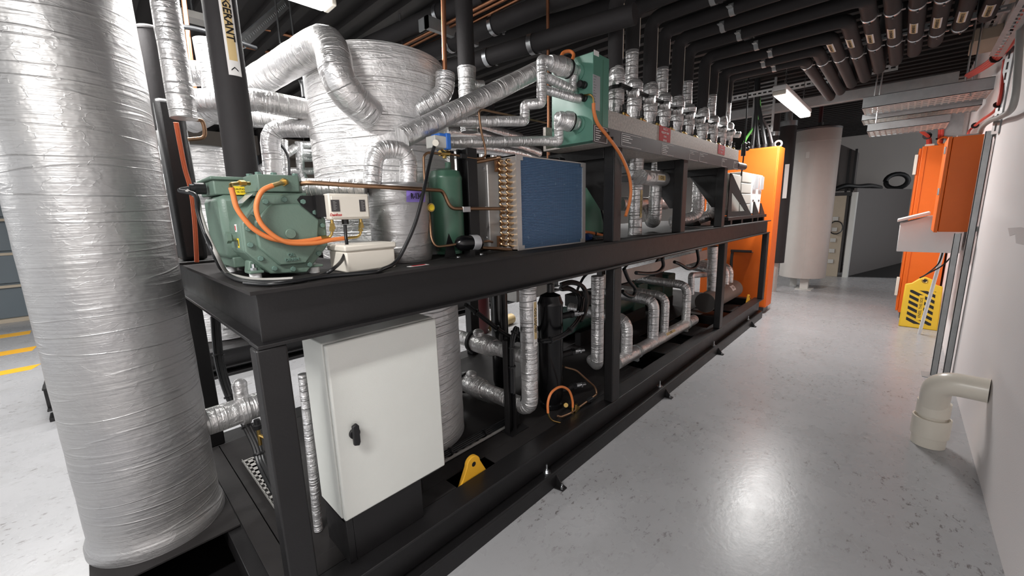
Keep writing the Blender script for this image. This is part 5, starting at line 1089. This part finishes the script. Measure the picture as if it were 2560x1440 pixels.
part('pad', MB().prism([(0, 0), (.338, -.004), (.326, .52), (.27, .535), (.235, .595), (.17, .625), (.12, .60), (.06, .54), (.006, .525)], o, a, b, -n_*.05), K['pad'], kp, .012)
def onp(x, y, h=.0012): return o+a*x+b*y+n_*h
m = MB(); rx0, rx1, ry0, ry1 = .058, .275, .05, .455
def clip(poly):
    for ax_, lim, sg in ((0, rx0, 1), (0, rx1, -1), (1, ry0, 1), (1, ry1, -1)):
        out = []
        for i in range(len(poly)):
            p, q = poly[i], poly[(i+1) % len(poly)]; dp, dq = sg*(p[ax_]-lim), sg*(q[ax_]-lim)
            if dp >= 0: out.append(p)
            if dp*dq < 0: s_ = dp/(dp-dq); out.append((p[0]+(q[0]-p[0])*s_, p[1]+(q[1]-p[1])*s_))
        poly = out
        if not poly: return []
    return poly
for k in range(9):
    y = .02+k*.068; pl = clip([(rx0-.01, y+.075), (rx1+.01, y-.055), (rx1+.01, y-.018), (rx0-.01, y+.112)])
    if len(pl) >= 3: m.prism(pl, o+n_*.0005, a, b, n_*.0012)
sp = part('black_stripes', m, K['ink'], kp)
part('caption_strip', MB().prism([(.142, .10), (.192, .10), (.192, .40), (.142, .40)], o+n_*.0018, a, b, n_*.001), K['pad'], sp)
text('caption', 'KNEEL THIS SIDE', .036, K['ink'], kp, onp(.167, .25, .0034), b, -a, .001, sx=.9)
ey = part('eyelet', MB().tube([onp(.17, .575, .002)+(a*math.cos(q)+b*math.sin(q))*.022 for q in [2*math.pi*k/16 for k in range(17)]], .006, 8, cap=False), K['brass'], kp); part('hole', MB().cyl(onp(.17, .575, .0), onp(.17, .575, .002), .018, 16), K['ink'], ey)
solo('white_stick', MB().tube([V(6.452, -.295, .003), V(5.98, -.345, .99)], .0155, 12), K['white'], 'white stick leaning between the yellow pad and the white box', 'stick')
# drain elbow
dr = thing('drain_pipe', 'off-white plastic drain pipe bending from the right wall into a floor socket', 'pipe', (3.45, -.28, 0))
pc = simple('cream_pipe', rgb(226, 219, 206), .3, 0, .05)
part('socket', MB().lathe((3.455, -.272, 0), [(.074, .0), (.079, .002), (.079, .065), (.088, .068), (.088, .185), (.080, .186), (.080, .15), (.001, .149)], 36), pc, dr)
q = ray(2475, 978, y=YW)
part('elbow', MB().tube(fillet([V(q.x, YW+.002, q.z), V(q.x+.03, -.262, q.z-.005), V(3.44, -.268, .27)], .16, 9)+[V(3.452, -.272, .155)], .067, 32), pc, dr)
part('coupling', MB().lathe((3.448, -.271, .205), [(.068, 0), (.076, .001), (.076, .085), (.068, .086)], 36), pc, dr)
# cable trays and brackets under the ceiling on the right
def ctray(label, x0, x1, y0, y1, z0, z1, slots=True):
    t = thing('cable_tray', label, 'cable tray', ((x0+x1)/2, (y0+y1)/2, z0), 'galvanised trays on the right')
    part('side_rail', MB().box(x0, x0+.004, y0, y1, z0, z1).box(x0-.0, x0+.025, y0, y1, z1-.004, z1).box(x0, x0+.02, y0, y1, z0, z0+.004), K['galv'], t); part('side_rail', MB().box(x1-.004, x1, y0, y1, z0, z1), K['galv'], t)
    m = MB(); n = int((y1-y0)/.045)
    for k in range(4):
        xa = x0+.03+k*(x1-x0-.06)/4; m.box(xa, xa+(x1-x0-.06)/4*.62, y0, y1, z0+.004, z0+.007)
    for k in range(n+1): y = y0+(y1-y0-.012)*k/n; m.box(x0, x1, y, y+.014, z0+.003, z0+.006)
    part('slotted_base', m, K['galv_light'], t); return t
ctray('uppermost and deepest of the galvanised trays reaching out from the right wall', 5.5, 5.95, -.455, .395, 2.42, 2.525)
ctray('middle galvanised tray reaching out from the right wall', 5.98, 6.35, -.44, .42, 2.375, 2.44)
ctray('lowest galvanised tray above the tall orange cabinet', 5.98, 6.5, -.245, .365, 2.255, 2.335)
t = thing('cable_tray', 'vertical galvanised tray dropping to the tall orange cabinet by the wall', 'cable tray', (6.5, -.30, 2.2)); part('channel', MB().box(7.24, 7.28, -.40, -.27, 2.16, 2.75).box(7.24, 7.32, -.41, -.40, 2.16, 2.75), K['galv'], t)
def dbl(lb, pts, r, n): return bundle(lb, pts, r, n, (.3, .7), 'redcable')
dbl('bundle of red cables curving down to the tall orange cabinet', [V(6.3, .05, 2.36), V(6.5, .0, 2.33), V(6.9, -.07, 2.30), V(7.3, -.14, 2.27), V(7.4, -.16, 2.17)], .016, 6)
dbl('second bundle of red cables beside the vertical tray of the tall cabinet', [V(7.2, -.22, 2.5), V(7.25, -.24, 2.3), V(7.3, -.25, 2.17)], .016, 3)
dbl('fanned red cables running up the wall tray at the top right', [ray(2420, 190, y=-.30), ray(2470, 160, y=-.36), ray(2505, 130, y=-.40), ray(2530, 100, y=-.41), ray(2560, 45, y=-.42), ray(2590, -10, y=-.42)], .013, 6)
dbl('red cables bending from the wall strut into the orange wall enclosure', [ray(2512, 150, y=-.43), ray(2500, 240, y=-.43), ray(2488, 275, y=-.43), ray(2455, 300, y=-.42), ray(2425, 325, y=-.40), V(5.3, -.34, 2.036)], .010, 2)
hose('conduit', [ray(2550, 60, y=-.395), ray(2545, 160, y=-.395), ray(2533, 262, y=-.395), ray(2505, 290, y=-.395), ray(2478, 300, y=-.395), ray(2458, 315, y=-.395), V(5.16, -.395, 2.037)], .017, K['greycable'], 'grey conduit bending from the wall strut into the orange wall enclosure', 'conduit')
def slotstrut(label, a, b, side, w=.06, d=.03, n=16, mat='galv'):
    a, b = Vector(a), Vector(b); e = (b-a).normalized(); L = (b-a).length; s = Vector(side); s = (s-e*s.dot(e)).normalized(); u = e.cross(s)
    t = thing('slotted_strut', label, 'strut', a, 'slotted galvanised struts')
    m = MB().obox(a-u*w/2, e*L, u*(w*.36), s*.003).obox(a+u*w*.14, e*L, u*(w*.36), s*.003)
    for k in range(n+1): m.obox(a+e*(k*(L-.02)/n)-u*w*.15, e*(.02), u*w*.3, s*.003)
    m.obox(a-u*w/2, e*L, u*.003, -s*d).obox(a+u*(w/2-.003), e*L, u*.003, -s*d)
    part('channel', m, K[mat], t); return t
slotstrut('wide slotted strut standing on the right wall above the orange enclosure', ray(2487, 335, y=-.44), V(ray(2525, 150, y=-.44).x, -.44, ZC), (-.3, 1, 0), .09, .02, 18)
slotstrut('slotted strut running along the ceiling above the red cables', ray(2490, 140, y=-.36), ray(2575, -5, y=-.36), (0, .3, -1), .07, .03, 16)
slotstrut('slotted strut hanging across the ceiling left of the red cables', ray(2440, 135, z=2.95), ray(2510, 0, z=2.95), (0, 0, -1), .07, .03, 14)
slotstrut('perforated strut crossing behind the far batten light', V(7.2, 2.3, 2.93), V(7.2, YW+.002, 2.87), (-1, 0, 0), .05, .04, 34, 'galv_light')
slotstrut('plain channel strut carrying the far ends of the black pipes', V(6.5, 2.0, 2.98), V(6.5, .2, 2.98), (-1, 0, -.4), .07, .04, 30)
slotstrut('strut under the black pipes where they pass the ring clamps', V(4.66, 1.25, 2.81), V(4.66, -.40, 2.81), (-1, 0, 0), .041, .041, 20)
slotstrut('strut under the pipe runs crossing the aisle', V(2.2, 1.0, 2.80), V(4.7, 1.0, 2.80), (0, -1, 0), .041, .041, 40)
solo('ceiling_beam', MB().box(6.9, 7.0, -.3, 3.0, 2.78, 2.9), K['galv'], 'galvanised channel beam crossing the aisle below the ceiling at the far end', 'beam', bev=.003)
for k, (lb, (px, py), z0) in enumerate((('long threaded rod hanging at the right end of the upper tray', (2434, 190), 2.40), ('short threaded rod beside the long one at the right end of the upper tray', (2422, 160), 2.52), ('threaded rod holding the outer end of the upper galvanised tray', (2202, 215), 2.30), ('second threaded rod at the outer end of the upper galvanised tray', (2190, 215), 2.42))):
    q = ray(px, py, x=5.55+.1*k); solo('threaded_rod', MB().cyl((q.x, q.y, z0), (q.x, q.y, ZC), .0065, 8), K['steel'], lb, 'rod', 'threaded hanging rods')
for k, (lb, z, x0) in enumerate((('upper cream timber block high on the right wall', 3.05, 3.9), ('lower cream timber block high on the right wall', 2.86, 5.6), ('middle cream timber block high on the right wall', 2.96, 4.6))):
    solo('wall_block', MB().box(x0, x0+.5, YW+.0005, YW+.16, z, z+.10), K['beige'], lb, 'block', bev=.004)
# dark lattice of the ladder beside the cables
ld = thing('cable_ladder', 'upright cable ladder above the left orange cabinet', 'cable ladder', (6.75, 1.55, 2.5))
for y in (1.66, 1.42): part('rail', MB().box(6.72, 6.76, y-.012, y+.012, 2.50, ZC), K['galv'], ld)
for k in range(14): part('rung', MB().box(6.725, 6.745, 1.43, 1.65, 2.55+k*.05, 2.565+k*.05), K['galv'], ld)
t = thing('wall_patch', 'faded grey patch of torn paper on the right wall', 'paper patch', (1.6, YW, 1.2)); q = [ray(x, y, y=YW+.001) for x, y in ((2520, 570), (2552, 568), (2590, 575), (2590, 620), (2540, 608), (2538, 585), (2524, 590))]
part('paper', MB().prism([(p.x, p.z) for p in q], (0, YW+.0005, 0), XA, ZA, (0, .0008, 0)), m_wall('grey_paper', rgb(206, 198, 197), rgb(214, 207, 205)), t)
# ---------------------------------------------------------------- second rack and the back of the room
rs = thing('equipment_skid', 'second black steel rack in the background behind the first one', 'equipment rack', (3, 5.3, 0))
YR = 4.62
for y in (YR, 5.95): part('base_rail', MB().box(-.4, 6.2, y, y+.15, .085, .098).box(-.4, 6.2, y, y+.15, .26, .272).box(-.4, 6.2, y+.069, y+.081, .098, .26).box(-.4, 6.2, y, y+.15, 0.0005, .03), K['black'], rs, .002)
part('base_plate', MB().box(-.4, 6.2, YR+.15, 5.95, .25, .264), K['floorplate'], rs)
for x in (.3, 2.2, 4.35, 6.1):
    for y in (YR, 6.02): part('post', MB().box(x, x+.09, y, y+.08, .272, 1.15), K['black'], rs, .004)
part('deck_beam', MB().box(.28, 6.2, YR+.03, YR+.042, 1.16, 1.30).box(.28, 6.2, YR, YR+.09, 1.15, 1.16), K['black'], rs); part('deck_plate', MB().box(1.4, 6.2, YR, 6.1, 1.302, 1.314), K['floorplate'], rs)
for x in (2.17, 3.19, 4.18): part('header_post', MB().box(x, x+.09, YR, YR+.08, 1.314, 1.95), K['black'], rs)
part('header_trough', MB().box(2.2, 5.0, YR, YR+.38, 2.02, 2.115), K['speckle'], rs); part('label_strip', MB().box(2.2, 5.0, YR-.006, YR, 1.935, 2.018), K['greyplate'], rs)
p, q = R(1199, 430, YR-.003), R(1216, 451, YR-.003); tg = part('red_tag', MB().box(p.x, p.x+.13, YR-.006, YR-.002, q.z, p.z), K['red'], rs)
for k, w in enumerate(('RACK B', 'MEDIUM', 'R744')): text('tag_print', w, .022, K['paper'], tg, (p.x+.065, YR-.0065, p.z-.03-k*.03), XA, ZA, .0006)
FP = lambda lb, pts, r, fil=.06: fpipe(lb, pts, r, 'foil_pipe', fil, 'foil pipes of the second rack', 14, 3)
for k in range(10):
    x = 2.45+k*.24
    t = thing('jacketed_valve', '%s foil-jacketed valve on the header of the second rack' % ORD[k], 'valve', (x, YR+.12, 2.115), 'jacketed valves on the second header')
    part('foil_jacket', seg_tube([V(x, YR+.12, 2.115), V(x, YR+.12, 2.30), V(x, YR+.12, 2.46)], .05, 0, 12, .05), K['foil_pipe'], t)
    part('black_band', MB().cyl((x, YR+.12, 2.29), (x, YR+.12, 2.31), .056, 12), K['rubber'], t)
    r_ = thing('insulated_pipe', '%s black riser above the header of the second rack' % ORD[k], 'pipe', (x, YR+.12, 2.46), 'black risers of the second rack'); part('pipe', MB().cyl((x, YR+.12, 2.46), (x, YR+.12, ZC), .044, 12), K['ins'], r_)
for k, x in enumerate((2.95, 3.2, 3.48, 3.75, 4.6, 4.85)):
    FP('%s foil downpipe with a U-bend under the second header' % ORD[k], [V(x, YR+.2, 1.93), V(x, YR+.2, 1.45), V(x-.2, YR+.32, 1.42), V(x-.24, YR+.34, 1.55)], .055, .08)
t = thing('flash_tank', 'far foil-wrapped tank of the second rack left of the black riser', 'insulated tank', (.95, 5.35, .272))
part('foil_jacket', vessel('v', .95, 5.35, .36, .272, 2.2, K['foil_big'], '', dome=.05, n=40), K['foil_big'], t)
FP('foil pipe looping from the far tank to the left', [V(.75, 5.0, 2.0), V(.45, 4.9, 2.0), V(.45, 4.9, 1.35)], .06); FP('level foil pipe low across the front of the far tank', [V(.2, 4.9, 1.75), V(1.6, 4.9, 1.75)], .05)
ys = 4.85
for k, (lb, pts, r) in enumerate((('slanting foil pipe of the second rack behind the compressor', [R(650, 425, ys), R(700, 395, ys), R(740, 368, ys)], .045), ('upright foil pipe of the second rack nearest the tank edge', [R(747, 355, ys), R(752, 430, ys), R(770, 470, ys)], .042), ('foil pipe of the second rack behind the thin black cable', [R(707, 350, ys), R(712, 440, ys), R(714, 480, ys)], .05), ('level foil pipe of the second rack, upper of three', [R(752, 362, ys), R(800, 362, ys)], .038), ('level foil pipe of the second rack, middle of three', [R(752, 385, ys), R(800, 385, ys)], .03), ('level foil pipe of the second rack, lower of three', [R(755, 398, ys), R(800, 397, ys)], .03), ('long level foil pipe low behind the compressor', [R(690, 428, ys), R(790, 428, ys)], .04), ('crinkled dark foil pipe behind the blue-capped valve, upper', [V(R(1060, 300, 3.9).x, 3.9, .01), R(1060, 300, 3.9), R(1200, 318, 3.9), R(1300, 345, 3.9)], .065), ('crinkled dark foil pipe behind the blue-capped valve, lower', [V(R(1040, 325, 3.6).x, 3.6, .01), R(1040, 325, 3.6), R(1190, 335, 3.6), R(1290, 365, 3.6), R(1345, 385, 3.6)], .07), ('thick dark foil pipe sagging behind the condenser top', [V(R(1020, 360, 3.4).x, 3.4, .01), R(1020, 350, 3.4), R(1240, 375, 3.4), R(1300, 385, 3.4), R(1340, 400, 3.4)], .06))):
    FP(lb, pts, r, .05)
ex = thing('heat_exchanger_box', 'green box of the second rack glimpsed behind the foil pipes', 'heat exchanger', (1.95, 4.8, 1.87)); part('casing', MB().box(1.95, 2.15, YR, 4.9, 1.87, 2.3), K['green_box'], ex, .003)
mc = R(1203, 870, 3.75); t = thing('receiver_tank', 'maroon upright receiver cylinder standing behind the foil pipes of the lower tier', 'receiver tank', (mc.x, 3.75, .0))
part('shell', MB().lathe((mc.x, 3.75, 0), [(.09, 0), (.10, .01), (.10, .06), (.124, .10), (.127, .13), (.127, 1.35), (.11, 1.40), (.001, 1.42)], 32), K['maroon'], t)
c_ = R(1232, 855, 3.7); solo('timber_roll', MB().cyl((c_.x-.02, 3.7, .07), (c_.x+.42, 3.75, .07), .07, 16), K['tan'], 'tan cardboard roll lying on the floor beside the maroon cylinder', 'roll')
for k, x in enumerate((1.6, 2.5, 3.4)):
    t = thing('motor_compressor', '%s dark compressor on the lower tier of the second rack' % ORD[k], 'compressor', (x, 5.3, .272), 'compressors of the second rack'); part('motor', MB().lathe((x, 5.1, .52), [(.10, 0), (.14, .02), (.14, .45), (.001, .46)], 20, XA), K['green_comp'], t); part('terminal_box', MB().box(x+.08, x+.3, 5.0, 5.2, .64, .76), K['black'], t); part('base_foot', MB().box(x+.02, x+.42, 5.02, 5.18, .2645, .40), K['black'], t)
FP('foil pipe low on the second rack seen between the front post and the pale cabinet', [V(.8, 4.75, .5), V(2.0, 4.75, .5)], .07)
# building structure behind
struct('trim_2', MB().box(-5, 12, 9.2, 9.35, 2.75, 3.1), K['walldark'])
for k, x in enumerate((-.6, 2.6)): struct('trim_%d' % (k+3), MB().box(x, x+.22, 9.1, 9.34, 0, ZC), K['ceil'])
slotstrut('slanting slotted strut high on the left behind the black riser', R(605, 108, 3.2), R(715, 10, 3.6), (0, -1, -.3), .06, .03, 26)
for k, (px, py) in enumerate(((482, 30), (695, 60), (730, 60), (1000, 40))):
    q = ray(px, py, y=3.3); solo('threaded_rod', MB().cyl((q.x, q.y, 2.75-.03*k), (q.x, q.y, ZC), .008, 8), K['steel'], ('threaded rod hanging left of the thick black riser', 'thin rod hanging right of the thick black riser', 'second thin rod hanging right of the thick black riser', 'thin rod hanging above the flash tank')[k], 'rod', 'threaded hanging rods')
solo('strut_bracket', (lambda q: MB().box(q.x-.12, q.x+.1, 3.25, 3.35, 2.72, 2.76))(ray(482, 70, y=3.3)), K['galv_light'], 'pale bracket at the foot of the rod left of the thick black riser', 'bracket')
q = ray(1065, 55, z=2.86); solo('strut_bracket', MB().box(q.x-.03, q.x+.45, q.y-.06, q.y-.02, 2.80, 2.88).box(q.x-.03, q.x-.02, q.y-.06, q.y+.05, 2.80, 2.88), K['galv'], 'galvanised channel bracket under the ceiling above the foil elbow', 'bracket')
